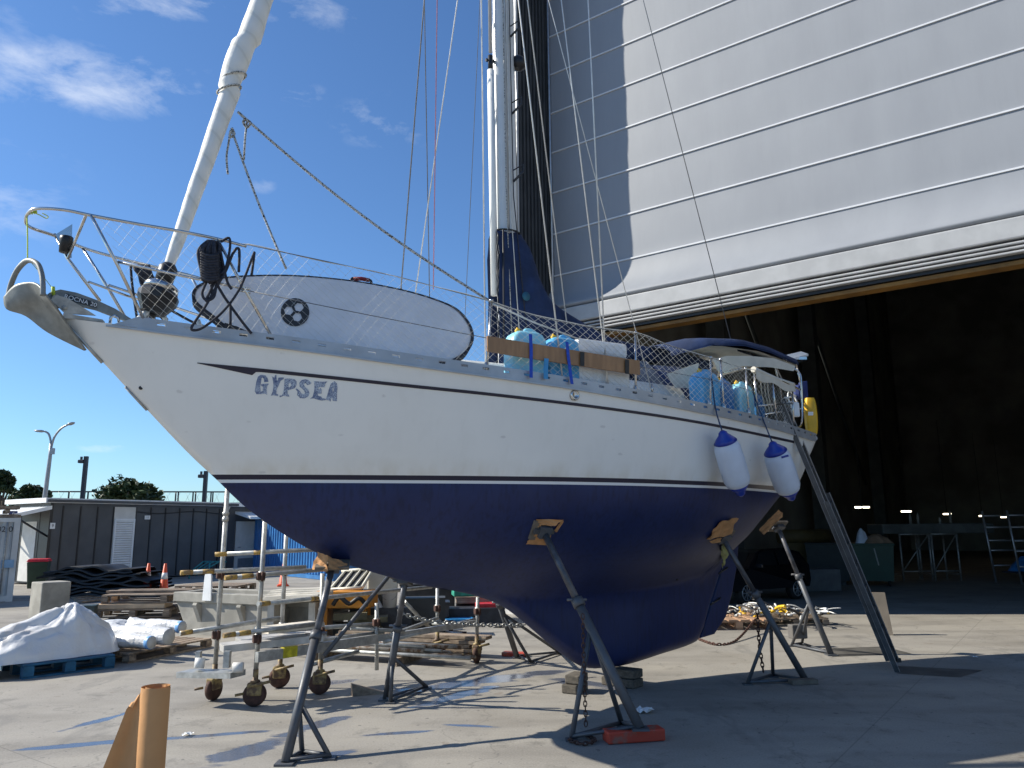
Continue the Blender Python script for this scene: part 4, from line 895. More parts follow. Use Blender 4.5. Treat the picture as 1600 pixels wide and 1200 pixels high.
def sheet(mb, pts, th=.004, wob=.01, n=7, seed=0):                 # torn sheet spanned by four corners
    a, b, c_, d = (V(p) for p in pts); rnd = random.Random(seed); nn = (b-a).cross(d-a).normalized(); rows = []
    for i in range(n+1):
        rows.append([(a.lerp(b, i/n)).lerp(d.lerp(c_, i/n), j/n)+nn*(wob*math.sin(i*1.3+seed)*math.sin(j*1.7+seed*2)+rnd.uniform(-.3, .3)*wob)+((rnd.uniform(-1, 1)*(b-a)+rnd.uniform(-1, 1)*(d-a))*.03 if i in (0, n) or j in (0, n) else V((0, 0, 0))) for j in range(n+1)])
    mb.grid(rows); mb.grid([[p-nn*th for p in r] for r in rows])
# bow, port
s, x, y, n = stand(G(446, 1194), CLp(520, 882, .10), [(.25, G(472, 1180)), (.27, G(515, 1186))], 'tall grey boat stand nearest the camera under the bow, foot at the picture bottom', (.05, -.3, 1))
c = MB(); sheet(c, [CLp(487, 890, .02), CLp(497, 862, .06), CLp(512, 868, .18), CLp(512, 893, .2)], wob=.012, seed=1); sheet(c, [CLp(510, 868, .16), CLp(541, 880, .2), CLp(545, 889, .24), CLp(514, 889, .22)], wob=.012, seed=2); build('card_packing', c, CARD2, s)
# bow, starboard
s, x, y, n = stand(G(603, 1094), CLp(634, 903, -.25), [(.34, G(610, 1099)), (.36, G(667, 1076))], 'dark boat stand under the bow just right of the wheeled scaffold frame', (.1, .3, 1))
# amidships, port
tp = hull_hit(848, 828, -.01); ct = hull_hit(852, 830, -.0)
s, x, y, n = stand(G(1000, 1140, .10), tp, [(.47, G(893, 1157)), (.45, G(972, 1134))], 'largest boat stand amidships, its foot on a red painted timber', (-.5, .75, .55), (.26, .2), r=.042)
c = MB(); sheet(c, [hull_hit(822, 850, .02), hull_hit(832, 834, .015), hull_hit(861, 833, .05), hull_hit(857, 852, .07)], seed=3); sheet(c, [hull_hit(838, 811, .012), hull_hit(882, 812, .03), hull_hit(866, 822, .05), hull_hit(843, 820, .03)], seed=4); sheet(c, [hull_hit(838, 812, .012), hull_hit(845, 818, .02), hull_hit(838, 836, .02), hull_hit(830, 834, .012)], seed=5); sheet(c, [hull_hit(878, 812, .012), hull_hit(881, 815, .03), hull_hit(870, 832, .03), hull_hit(866, 829, .02)], seed=15); build('card_packing', c, CARD2, s)
c = MB(); chain(c, [G(915, 1150)+V((0, 0, .98)), G(915, 1150)+V((0, 0, .6)), G(916, 1150)+V((0, 0, .03))], .0045, .04); chain(c, [G(915, 1152)+V((0, 0, .02)), G(930, 1160)+V((0, 0, .02)), G(912, 1166)+V((0, 0, .02)), G(890, 1160)+V((0, 0, .02)), G(902, 1154)+V((0, 0, .02))], .007, .04); build('chain', c, RUST, s)
rb = MB(); p = G(992, 1160); rb.box(p+V((0, .05, .05)), (.5, .16, .095), rz=R(12), bev=.012); tag(build('red_timber', rb, M('worn red paint', (.42, .045, .02), .6, 0, .3, 8, c2=(.25, .1, .07), lo=.35, hi=.45), loc=p), 'red painted timber lying under the foot of the largest boat stand', 'timber')
# quarter, port
s, x, y, n = stand(G(1260, 1066, .0), hull_hit(1128, 838, -.01), [(.42, G(1168, 1070)), (.42, G(1208, 1058))], 'boat stand under the port quarter, right of the rudder', (-.4, .6, .75), (.3, .2))
c = MB(); sheet(c, [hull_hit(1104, 843, .02), hull_hit(1124, 815, .02), hull_hit(1153, 809, .05), hull_hit(1140, 836, .07)], wob=.02, seed=6); sheet(c, [hull_hit(1108, 845, .02), hull_hit(1136, 838, .04), hull_hit(1132, 846, .06), hull_hit(1112, 849, .04)], wob=.012, seed=16); build('card_packing', c, CARD2, s)
c = MB(); sheet(c, [hull_hit(1126, 852, .03), hull_hit(1139, 850, .05), hull_hit(1137, 868, .05), hull_hit(1129, 888, .04)], wob=.03, seed=8); build('masking_rag', c, M('yellow green masking paper', (.45, .47, .2), .8, 0, .2, 6), s)
c = MB(); c.box(G(1255, 1069)+V((0, 0, .03)), (.3, .12, .05), rz=.1); build('foot_board', c, PLY, s)
c = MB(); g0 = G(1190, 1060); chain(c, [g0+V((0, 0, .75)), g0+V((0, 0, .4)), g0+V((.03, 0, .02))], .007, .05); build('chain', c, RUST, s)
# stern, starboard
s, x, y, n = stand(G(1299, 1024), CLp(1215, 822, -.3), [(.40, G(1237, 1010)), (.40, G(1253, 1008))], 'boat stand furthest aft behind the ladder, a block hung on its legs', (-.3, .6, .75), (.26, .2))
c = MB(); q = [CLp(1187, 826, -.05), CLp(1217, 796, .0), CLp(1224, 806, .05), CLp(1193, 836, .0)]; sheet(c, q, wob=.015, seed=9); build('card_packing', c, CARD2, s)
c = MB(); c.box(G(1246, 1010)+V((0, -.05, .22)), (.24, .14, .2), rz=.2, bev=.015); build('hung_block', c, M('weathered grey block', (.12, .11, .1), .8), s)
# bow quarter far side
s, x, y, n = stand(G(808, 1028), BP(4.6, -1.0, 1.35), [(.5, G(830, 1037)), (.5, G(876, 1022))], 'boat stand beyond the keel, only its lower legs in view', (.3, .5, .8))
rb = MB(); p = G(804, 1025); rb.box(p+V((0, -.02, .03)), (.34, .14, .055), rz=-.3, bev=.01); tag(build('red_foot_block', rb, bpy.data.materials['worn red paint'], loc=p), 'small red block against the stand foot beyond the keel', 'block')
# chain strung between the stands, fore side of the keel
c = MB(); chain(c, [AD(627, 958, 8.75), AD(660, 968, 8.9), AD(720, 975, 9.2), AD(780, 977, 9.5), AD(826, 976, 9.7)], .009, .05)
tag(build('stand_chain', c, GALV, loc=AD(627, 958, 8.75)), 'galvanised chain strung between the stands in front of the pallets', 'chain')
c = MB(); chain(c, [G(1093, 1001)+V((0, 0, .02)), G(1120, 1009)+V((0, 0, .02)), G(1150, 1003)+V((0, 0, .02)), G(1183, 985)+V((0, 0, .2))], .009, .05)
tag(build('ground_chain', c, RUST, loc=G(1093, 1001)), 'rusty chain lying slack on the slab aft of the rudder', 'chain')
# keel blocks
KBM = M('old hardwood block', (.105, .09, .07), .85, 0, .35, 6, .4, 40, stretch=(1, 5, 5))
KB = [(BP(5.12, .0, 0), (.30, .18, .19), R(60), 'narrower timber block under the front of the keel'), (BP(5.75, .05, 0), (.42, .22, .19), R(-40), 'wider timber block under the middle of the keel')]
for p, d_, rz, lab in KB:
    c = MB(); c.box(p+V((0, 0, d_[2]/4)), (d_[0], d_[1], d_[2]/2-.004), rz=rz, bev=.012); c.box(p+V((.02, .0, d_[2]*.75)), (d_[0]*.9, d_[1]*.94, d_[2]/2-.004), rz=rz+.07, bev=.012); tag(build('keel_block', c, KBM, loc=p), lab, 'block', 'blocks under the keel')
c = MB(); p = G(578, 1084); c.prism([p+V((-.2, -.04, 0)), p+V((.15, .1, 0)), p+V((-.2, -.04, .12))], V((.04, -.1, 0))); tag(build('timber_wedge', c, WOODM, loc=p), 'long timber wedge lying beside the dark stand foot right of the scaffold', 'wedge')
# ------------------------------------------------------------------ wheeled scaffold frame
SP = {1: G(333, 1094), 2: G(397, 1104), 3: G(436, 1075), 4: G(499, 1085), 6: G(683, 1028), 7: G(745, 1036)}
SP = {k: V((p.x, p.y, 0)) for k, p in SP.items()}; SP[5] = V((-1.62, 9.5, 0))
scf = thing('mobile_scaffold', (SP[2]+SP[6])/2, 'long wheeled scaffold frame of galvanised tubes standing beyond the bow', 'scaffold')
tops = {1: 2.28, 2: 2.2, 3: 2.15, 4: 1.27, 5: .88, 6: .93, 7: .84}
def coupler(mb, p): mb.box(p, (.085, .075, .08), rz=.5, bev=.012); mb.tube(p+V((.03, -.04, -.05)), p+V((.03, -.04, .05)), .012, 6)
CASTM = M('worn castor paint', (.30, .22, .09), .6, .1, .3, 16, .3, 60, c2=(.10, .06, .035), lo=.42, hi=.6)
for k, p in SP.items():
    lean = V((.02*math.sin(k), .01, 0)); a, b = p+V((0, 0, .30 if k != 5 else .12)), p+lean+V((0, 0, tops[k]))
    c = MB(); c.tube(a, b, .0245, 10); st = build('standard', c, GALV, scf)
    for z in (.66, 1.28, 1.9) if k < 5 else (.66,):
        if z < tops[k]-.02:
            q = a.lerp(b, (z-a.z)/(b.z-a.z)); c = MB(); c.lathe([(.025, -.055), (.037, -.05), (.037, -.012), (.028, -.008), (.028, .015), (.038, .02), (.038, .047), (.025, .05)], q, (0, 0, 1), 8); c.m = 1
            if z < 1.5: coupler(c, q+V((0, -.03, 0)))
            build('coupler', c, [GALV, RUST], st)
    if k == 5: continue
    ca = build('castor_bracket', MB().box(p+V((0, 0, .17)), (.15, .10, .13), rz=[1.25, .1, .15, .1, .2, .1, 1.3][k-1], bev=.02).lathe([(.03, .22), (.05, .23), (.05, .25), (.028, .26), (.028, .36)], p, (0, 0, 1), 10).tube(p+V((-.04, -.05, .2)), p+V((.17, -.06, .25)), .016, 6).tube(p+V((-.1, -.03, .13)), p+V((-.18, -.06, .12)), .014, 6), CASTM, scf)
    an = [1.25, .1, .15, .1, .2, .1, 1.35][k-1]; ax = V((-math.sin(an), math.cos(an), 0))
    c = MB(); c.lathe([(.02, -.035), (.09, -.035), (.115, -.022), (.115, .022), (.09, .035), (.02, .035)], p+V((0, 0, .116)), ax, 22); build('wheel', c, RUST, ca)
def led(a, b, nm='ledger', m=GALV, r=.0242, ends=None):
    p, q = AD(*a), AD(*b); c = MB(); c.tube(p, q, r, 10); o = build(nm, c, m, scf)
    if ends:
        d = (q-p).normalized()
        for f in ends: e = MB(); e.path([p.lerp(q, f)-d*.06, p.lerp(q, f)+d*.06], r*1.07, 10); build('paint_mark', e, YWORN, o)
for a, b, e in [((345, 866, 8.38), (508, 858, 8.75), (.0, .36)), ((283, 895, 8.2), (478, 886, 9.0), (.04, .2)), ((352, 903, 8.0), (512, 889, 8.7), (.05, .2)), ((403, 944, 8.1), (674, 917, 10.9), (.03, .26)),
                ((281, 990, 8.25), (437, 966, 9.0), (.06,)), ((350, 993, 7.95), (499, 974, 8.66), (.05, .2)), ((440, 985, 9.0), (590, 975, 9.55), ()), ((548, 981, 9.4), (632, 987, 9.7), ()), ((612, 992, 9.5), (684, 966, 10.95), ()), ((600, 1003, 9.5), (742, 968, 10.55), (.62,)), ((676, 974, 10.9), (750, 977, 10.6), ()),
                ((480, 1040, 8.7), (560, 1018, 9.3), ()), ((436, 1008, 9.0), (600, 988, 9.6), ())]: led(a, b, ends=e)
led((505, 1026, 8.6), (607, 901, 9.3), 'diagonal_brace', STAND); led((632, 940, 10.2), (674, 984, 10.85), 'diagonal_brace')
c = MB(); bar(c, AD(401, 1027, 8.05), AD(588, 998, 9.45), .05, .1); bar(c, AD(588, 998, 9.45), AD(742, 973, 10.5), .04, .07); o = build('beam', c, GALV, scf)
c = MB(); bar(c, AD(441, 1020, 8.3), AD(462, 1017, 8.45), .056, .104); build('paint_mark', c, M('yellow band paint', (.55, .48, .02), .6, 0, .3, 12), o)
c = MB(); bar(c, AD(346, 1012, 8.25), AD(500, 995, 8.75), .26, .07); bar(c, AD(372, 1002, 8.7), AD(505, 990, 9.2), .26, .06); build('plank', c, M('galvanised deck plank', (.5, .48, .45), .6, .3, .2, 6, .2, 40), scf)
c = MB(); bar(c, AD(408, 985, 8.4), AD(495, 975, 8.9), .3, .05); build('board', c, M('pale timber board', (.62, .57, .48), .8, 0, .25, 4), scf)  # board in one pale timber tone
c = MB(); bar(c, AD(288, 1052, 8.3), AD(372, 1053, 8.05), .22, .055, (0, 0, 1)); c.box(AD(355, 1030, 8.1), (.06, .06, .16)); c.box(AD(310, 1030, 8.3), (.05, .05, .16)); build('step_plate', c, GALV, scf)
c = MB(); c.lathe([(.03, -.05), (.05, -.05), (.05, .05), (.03, .05)], AD(372, 1043, 8.0), (1, .2, 0), 12); build('roller', c, OFFW, scf); c = MB(); c.lathe([(.03, -.05), (.05, -.05), (.05, .05), (.03, .05)], AD(312, 1036, 8.2), (0, .2, 1), 12); build('roller', c, OFFW, scf)
# ------------------------------------------------------------------ stored materials in the yard
def pallet(c0, L, W, H, rz, mat_, label, group='pallets lying about the yard', z=0.0, slats=6):
    c0 = V(c0); r = thing('pallet', (c0.x, c0.y, z), label, 'pallet', group); m = Matrix.Rotation(rz, 3, 'Z'); P = lambda x, y, q: c0+m @ V((x, y, 0))+V((0, 0, z+q))
    c = MB()
    for i in range(slats): y = -W/2+(W/slats)*(i+.5); c.box(P(0, y, H-.012), (L, W/slats*.78, .022), rz=rz)
    build('top_board', c, mat_, r); c = MB()
    for k in (-1, 0, 1):
        for j in (-1, 0, 1): c.box(P(k*(L/2-.06), j*(W/2-.06), H/2-.004), (.12, .119, H-.062), rz=rz)
    for j in (-1, 0, 1): c.box(P(0, j*(W/2-.06), .011), (L, .11, .02), rz=rz)
    for k in (-1, 0, 1): c.box(P(k*(L/2-.06), 0, H-.035), (.1, W, .02), rz=rz)
    build('base', c, mat_, r); return r
PBLUE = M('blue painted pallet', (.012, .10, .19), .7, 0, .3, 6)
pd = (G(170, 1045)-G(45, 1061)).normalized(); pn = V((-pd.y, pd.x, 0)); pc = (G(170, 1045)+G(45, 1061))/2+pn*.5
pallet(pc, 1.05, 1.0, .17, math.atan2(pd.y, pd.x), PBLUE, 'blue pallet under the big white wrapped heap')
def heap(name, c0, ex, ey, rx, ry, h, mat_, label, cat, seed, peak=(.2, 0), z=0, n=64, wr=.12):
    rnd = random.Random(seed); ph = [(rnd.uniform(2, 9), rnd.uniform(2, 9), rnd.uniform(0, 6), rnd.uniform(.3, 1)) for _ in range(14)]; rows = []
    for i in range(n+1):
        row = []
        for j in range(n+1):
            a = 2*PI*j/n; q = i/n; u_, v_ = math.cos(a)*q, math.sin(a)*q
            edge = 1+.10*math.sin(3*a+seed)+.05*math.sin(7*a+seed*2)
            du, dv = u_-peak[0], v_-peak[1]; base = max(0, 1-(abs(du)/(1+.0*du))**1.3*.85-(dv*dv)*.6); fall = (1-q**3.2)
            f = sum(w_*abs(math.sin(u_*a1+v_*a2*.8+p)) for a1, a2, p, w_ in ph)/14
            zz = h*(base*.8*(1-wr)+.12+f*wr*2.2)*fall
            p = V(c0)+V(ex)*(u_*rx*edge)+V(ey)*(v_*ry*edge)+V((0, 0, z+max(.004, zz)))
            row.append(p)
        rows.append(row)
    c = MB(); c.grid(rows); return tag(build(name, c, mat_, loc=V(c0)+V((0, 0, z)), weld=True), label, cat)
from mathutils import noise as mn
hc = pc+pn*.10-pd*.25; c = MB(); rows = []; QF = []
def wrapz(u_, v_):
    ridge = max(0, 1-abs((u_-.42)*(.72 if u_ < .42 else 1.55)))**.7*max(0, 1-(abs(v_-.05)/1.02)**2.0)
    w2 = V((u_*1.3+.3*mn.noise(V((u_*2, v_*2, 1))), v_*1.5, 3.1)); fold = abs(mn.noise(w2+V((v_*.9, -u_*.5, 0))))*1.0+.6*abs(mn.noise(V((u_*3.4+v_*2.2, v_*3.1-u_*1.1, 8.2))))+.22*abs(mn.noise(V((u_*8+v_*5, v_*7, 1.2))))
    an_ = math.atan2(v_*.8, u_-.42); rr_2 = math.hypot(v_*.8, u_-.42); pl_2 = abs(math.sin(an_*4.5+2.2*mn.noise(V((u_*1.2, v_*1.2, 4)))))**.7+.5*abs(math.sin(an_*10+3*mn.noise(V((u_*1.7, v_*1.7, 7)))))
    return ridge*.60-.12*fold*(.3+ridge)-.075*(1-pl_2*.6)*min(1, rr_2*2.2)*(.35+ridge)
for i in range(91):
    u_ = -1.08+2.16*i/90; row = []
    for j in range(61):
        v_ = -1.05+2.1*j/60; q = max(0, 1-(abs(u_)**2.6+abs(v_)**3.2)); hz = wrapz(u_, v_)*min(1, q*2.6)+.10*min(1, q*5)
        p = hc+pd*(u_*.98+.06*mn.noise(V((u_*3, v_*3, 5))))+pn*(v_*.50+.05*mn.noise(V((u_*3, v_*3, 9)))); on = .176*min(1, max(0, 1+(u_+.50)*6))
        row.append(V((p.x, p.y, max(.006, hz+on)))); QF.append(q > 0)
    rows.append(row)
keep = MB(); keep.grid(rows); keep.f = [f for f in keep.f if any(QF[k] for k in f)]; keep.sm = [True]*len(keep.f); keep.mi = [0]*len(keep.f)
tag(build('wrapped_heap', keep, HEAPM, loc=V((hc.x, hc.y, 0))), 'big crumpled white plastic wrapped heap on the blue pallet', 'wrapped heap')
c = MB(); bp_ = V((-8.62, 14.75, 0)); c.box(bp_+V((0, 0, .42)), (.5, .5, .84), rz=R(52), bev=.02); tag(build('concrete_block', c, CONC, loc=bp_), 'upright concrete block behind the white wrapped heap', 'concrete block')
c = MB(); bp_ = G(134, 984); c.box(bp_+V((0, 0, .2)), (.28, .28, .42), rz=.3, bev=.01); c.box(bp_+V((0, 0, .42)), (.3, .3, .03), rz=.3); tag(build('green_box', c, M('dark green plastic', (.03, .05, .05), .5), loc=bp_), 'small dark green box right of the upright concrete block', 'box')
# white rolls on their pallet
a, b = G(201, 1037), G(331, 1011); d = (b-a).normalized(); nn = V((-d.y, d.x, 0)); rc = (a+b)/2+nn*.55
pallet(rc, (b-a).length, 1.1, .13, math.atan2(d.y, d.x), WOODM, 'weathered pallet carrying the white wrapped rolls', slats=7)
for k, (x, y, D, r_, cap, lab) in enumerate([(264, 995, 11.1, .112, None, 'thickest white wrapped roll on the pallet, plain grey end'), (285, 980, 11.45, .082, 1, 'white roll with blue taped end lying at the back of the pallet'), (237, 1004, 10.9, .084, 1, 'white roll with blue taped end lying nearest the camera')]):
    e = AD(x, y, D); e.z = max(e.z, .13+r_+.02); ax = (-d*.8+nn*.35*(1 if k != 2 else .8)).normalized(); ax = V((-.93, .36, 0)).normalized(); r = thing('wrapped_roll', e, lab, 'roll', 'wrapped rolls on a pallet')
    c = MB(); L = [1.15, 1.0, .95][k]; rows = []
    for i in range(26):
        q = i/25; ctr = e+ax*(L*q)+V((0, 0, .01*math.sin(q*6))); sd_ = V((-ax.y, ax.x, 0)); row = []
        for j in range(20):
            an = 2*PI*j/20; rr = r_*(1.0+.10*math.sin(q*14+j*1.1+k)*(.25+q)+.05*math.sin(j*3+q*30)*(q)+.3*q*max(0, math.sin(an-.6))); row.append(ctr+sd_*(math.cos(an)*rr)+V((0, 0, max(-r_-.015, math.sin(an)*rr))))
        rows.append(row+[row[0]])
    c.grid(rows); c.f.append([500+j for j in range(20)] if False else [25*21+j for j in range(20)]); c.sm.append(False); c.mi.append(0); build('wrap', c, WRAP, r)
    c = MB(); c.lathe([(.005, -.004), (r_*.97, -.004), (r_*.99, .02)], e, ax, 20); build('end_face', c, M('pale roll end', (.55, .54, .5), .7) if 'pale roll end' not in bpy.data.materials else bpy.data.materials['pale roll end'], r)
    if cap: c = MB(); c.lathe([(r_*1.03, .0), (r_*1.05, .004), (r_*1.05, .06), (r_*1.0, .065)], e, ax, 20); build('tape', c, M('light blue tape', (.2, .42, .75), .4) if 'light blue tape' not in bpy.data.materials else bpy.data.materials['light blue tape'], r)
hp = rc+V((-.45, .15, 0)); heap('loose_wrap', hp-d*.05+nn*.1, d, nn, .62, .5, .34, WRAP, 'loose white plastic sheeting bunched behind the rolls', 'plastic sheet', 9, (0, 0), z=.13, n=40, wr=.3)
# pallet stack and planks
PS = G(172, 972); sa = R(-12)
PC = V((-7.2, 15.4, 0))
pallet(PC+V((.15, .0, 0)), 1.3, 1.0, .14, .18, WOODM, 'lowest pallet of the stack left of the concrete trough'); pallet(PC, 1.35, 1.0, .15, .1, WOODM, 'middle pallet of the stack left of the concrete trough', z=.16)
c = MB(); c.box(PC+V((-.05, -.2, .36)), (1.25, .5, .09), rz=.12, bev=.008); tag(build('pale_board', c, M('fresh pine', (.6, .43, .27), .7, 0, .15, 4), loc=PC+V((0, 0, .31))), 'pale new board sandwiched in the pallet stack', 'board')
pallet(PC+V((.55, .1, 0)), 2.3, 1.0, .16, .06, WOODM, 'long top pallet of the stack below the two cones', z=.41, slats=5)
for q_, l_, rz_, lab in (((.25, .35, .60), 1.7, .12, 'longer loose plank lying along the back of the top pallet'), ((.1, .1, .595), 1.6, .09, 'shorter loose plank lying along the middle of the top pallet')): c = MB(); c.box(PC+V(q_), (l_, .18, .045), rz=rz_); tag(build('loose_plank', c, WOODM, loc=PC+V(q_)), lab, 'plank', 'loose planks')
P2 = V((-6.6, 18.6, 0)); pallet(P2, 1.5, 1.1, .16, .05, WOODM, 'lower pallet behind the concrete trough'); pallet(P2+V((.1, -.1, 0)), 1.7, 1.1, .16, .12, WOODM, 'upper pallet behind the concrete trough', z=.17); pallet(P2+V((-.5, .3, 0)), 1.5, 1.1, .15, -.1, WOODM, 'topmost tilted pallet behind the concrete trough', z=.34)
for k in range(3): c = MB(); bar(c, G(115+k*4, 937+k*3)+V((0, 0, .04)), G(178+k*5, 930+k*3)+V((0, 0, .05)), .2, .04); tag(build('ground_plank', c, WOODM, loc=G(115+k*4, 937+k*3)), ['weathered plank on the ground before the rubber mats, furthest back', 'weathered plank on the ground before the rubber mats, in the middle', 'weathered plank on the ground before the rubber mats, nearest'][k], 'plank', 'planks on the ground')
# black rubber mats
c = MB(); mc = V((-11.3, 21.9, 0)); rnd = random.Random(11)
for k in range(9):
    L = 3.4-.12*k+rnd.uniform(-.2, .2); W = 1.4; z0 = .03+k*.088; rows = []; ph = rnd.uniform(0, 6); sh = rnd.uniform(-.2, .2)
    for i in range(41):
        q = i/40; row = []
        for dz, dy in ((0, -W/2), (.05, -W/2-.01), (.06, 0), (.05, W/2), (0, W/2), (0, -W/2)):
            row.append(mc+V(((q-.5)*L+sh, dy+.1*q, z0+dz+.05*math.sin(q*9+ph+k*.3)*(.4+k*.09)*1.0+.035*math.sin(q*19+ph*2)-.16*max(0, abs(q-.5)-.33)*k*.3)))
        rows.append(row)
    c.grid(rows)
tag(build('rubber_mat_pile', c, RUBBER, loc=mc), 'wavy pile of black rubber sheeting in front of the grey cabin', 'rubber mats')
# wheelie bin
bp_ = G(57, 923); bn = thing('wheelie_bin', bp_, 'dark green wheelie bin with a red lid beside the grey cabin', 'bin')
def frust(mb, c0, a, b, z0, z1, rz=0, bev=None):
    m = Matrix.Rotation(rz, 3, 'Z'); c0 = V(c0); vs = [c0+m @ V((x*s[0]/2, y*s[1]/2, 0))+V((0, 0, z)) for s, z in ((a, z0), (b, z1)) for x, y in ((-1, -1), (1, -1), (1, 1), (-1, 1))]
    return mb.add(vs, [(3, 2, 1, 0), (4, 5, 6, 7), (0, 1, 5, 4), (1, 2, 6, 5), (2, 3, 7, 6), (3, 0, 4, 7)])
GRB = M('dark green bin plastic', (.012, .035, .022), .45, 0, .15, 4)
build('body', frust(MB(), bp_, (.44, .5), (.56, .66), .08, .86, .4), GRB, bn, bevel=.02); build('lid', frust(MB(), bp_, (.6, .7), (.52, .6), .865, .95, .4), RED, bn, bevel=.02)
for q in (-.2, .2): c = MB(); c.lathe([(.01, -.03), (.1, -.03), (.1, .03), (.01, .03)], bp_+V((q, .26, .1)), (1, .4, 0), 16); build('wheel', c, TYRE, bn)
# traffic cones
def cone(p, h, label, collar=True):
    p = V(p); r = thing('traffic_cone', p, label, 'traffic cone', 'orange traffic cones'); c = MB(); c.box(p+V((0, 0, .025)), (.36, .36, .05), rz=.3, bev=.02); c.lathe([(.15, .05), (.13, .08), (.035, h), (.028, h+.005), (.01, h+.005)], p, (0, 0, 1), 18); build('body', c, ORNG, r)
    c = MB(); f = lambda z: .13-.095*(z-.08)/(h-.08)+.003; c.lathe([(f(h*.52), h*.52), (f(h*.72), h*.72)], p, (0, 0, 1), 18); build('reflective_band', c, M('reflective sleeve', (.75, .74, .72), .35) if 'reflective sleeve' not in bpy.data.materials else bpy.data.materials['reflective sleeve'], r)
    if collar: c = MB(); c.lathe([(.11, h*.36), (.2, h*.355), (.2, h*.375), (.1, h*.40)], p, (0, 0, 1), 18); build('collar', c, RED, r)
cone(G(229, 930), .86, 'orange traffic cone with a flared collar, left of the pair by the mats'); cone(G(255, 931), .86, 'slim orange traffic cone, right of the pair by the mats', False); cone(G(442, 916), .72, 'orange traffic cone standing before the blue container', False)
c = MB(); tb = G(312, 905); TEAL = M('teal painted steel', (.02, .2, .22), .5)
for k in range(4): c.tube(tb+V((-.5+k*.12, 0, .15)), tb+V((.0+k*.2, .25, .62)), .03, 6)
c.tube(tb+V((0, .25, .62)), tb+V((.8, .4, .6)), .03, 6); c.tube(tb+V((-.5, 0, .15)), tb+V((.3, 0, .3)), .03, 6); c.tube(tb+V((.3, 0, .02)), tb+V((.3, .1, .6)), .03, 6); c.tube(tb+V((-.4, 0, .02)), tb+V((-.4, .1, .25)), .03, 6)
tag(build('teal_frame', c, TEAL, loc=tb), 'teal painted tube frames lying before the grey cabin', 'steel frame')
# concrete trough with its lifting lug
ta, tb2 = V((-5.95, 13.9, 0)), V((-3.05, 12.5, 0)); d = (tb2-ta).normalized(); nn = V((-d.y, d.x, 0)); L = (tb2-ta).length
tr = thing('concrete_trough', (ta+tb2)/2, 'long cast concrete trough with sloping ends behind the scaffold', 'concrete trough')
c = MB(); W = .9
def TP(x, y, z): return ta+d*x+nn*y+V((0, 0, z))
c.add([TP(.32, .06, .0), TP(L-.32, .06, .0), TP(L-.32, W-.06, 0), TP(.32, W-.06, 0), TP(.03, .03, .54), TP(L-.03, .03, .54), TP(L-.03, W-.03, .54), TP(.03, W-.03, .54)], [(3, 2, 1, 0), (0, 1, 5, 4), (1, 2, 6, 5), (2, 3, 7, 6), (3, 0, 4, 7), (4, 5, 6, 7)])
rot = Matrix((d, nn, V((0, 0, 1)))).transposed()
for y in (.06, W-.06): c.box(TP(L/2, y, .62), (L, .16, .16), rot=rot, bev=.012)
for x in (.08, L-.08): c.box(TP(x, W/2, .62), (.16, W-.3, .155), rot=rot)
for x in (.55, 1.55, 2.5): c.prism([TP(x, .05, .5), TP(x, -.07, .54), TP(x, -.09, .5), TP(x, .1, .1)], d*.09)
build('body', c, CONC, tr)
c = MB(); lx = .84; prof_ = [(lx-.1, .58), (lx+.1, .58), (lx+.075, .98)] + [(lx+.075*math.cos(a), .98+.075*math.sin(a)) for a in [PI*k/8 for k in range(1, 8)]] + [(lx-.075, .98)]
c.prism([TP(x, -.03, z) for x, z in prof_], nn*-.03); lg = build('lifting_lug', c, WPAINT, tr)
c = MB(); c.lathe([(.03, 0), (.042, .0), (.042, .045), (.03, .045)], TP(lx, -.01, .97), -nn, 16); c.lathe([(.001, .035), (.034, .035), (.034, .034)], TP(lx, -.01, .97), -nn, 16); build('shackle_hole', c, RUST, lg)
# clutter under the bow: boards, orange tray, bucket, crates
c = MB()
for k in range(4): bar(c, AD(418+k*4, 934-k*3.5, 12.3+k*.3), AD(505+k*8, 930-k*3.5, 11.9+k*.3), .26, .045)
for x in (436, 498): p = AD(x, 936, 12.5); c.box(V((p.x, p.y, p.z/2-.02)), (.1, .8, p.z))
tag(build('board_trestle', c, M('pale scaffold boards', (.58, .54, .46), .8, 0, .25, 3), loc=G(450, 985)), 'bleached boards laid on trestles right of the concrete trough', 'boards')  # boards and trestles share a pale base colour
ot = thing('orange_tray', G(540, 985), 'orange steel tray with a cream slotted panel below the bow', 'tray'); OR2 = M('orange machine paint', (.6, .24, .02), .5, 0, .15, 4); CRM = M('cream machine paint', (.62, .58, .47), .5, 0, .1, 4)
p = AD(543, 935, 12.6); c = MB(); c.box(p, (.85, .5, .26), rz=-.12, bev=.015); c.box(V((p.x-.3, p.y, p.z/2-.06)), (.07, .4, p.z-.1)); c.box(V((p.x+.3, p.y, p.z/2-.06)), (.07, .4, p.z-.1)); build('body', c, OR2, ot)
c = MB(); q = [AD(516, 922, 12.7), AD(566, 919, 12.5), AD(584, 889, 12.9), AD(535, 893, 13.1)]; c.prism(q, V((0, .03, -.03))); sp_ = build('panel', c, M('dark inset', (.05, .05, .05), .6), ot)
c = MB()
for k in range(5): a_ = q[0].lerp(q[1], k/4); b_ = q[3].lerp(q[2], min(1, k/4+.12)); c.tube(a_+V((0, -.03, .01)), b_+V((0, -.03, .01)), .02 if k < 4 else .028, 6)
c.tube(q[3]+V((0, -.03, .01)), q[2]+V((0, -.03, .01)), .028, 6); c.tube(q[0]+V((0, -.03, .01)), q[1]+V((0, -.03, .01)), .028, 6); build('rib', c, CRM, sp_)
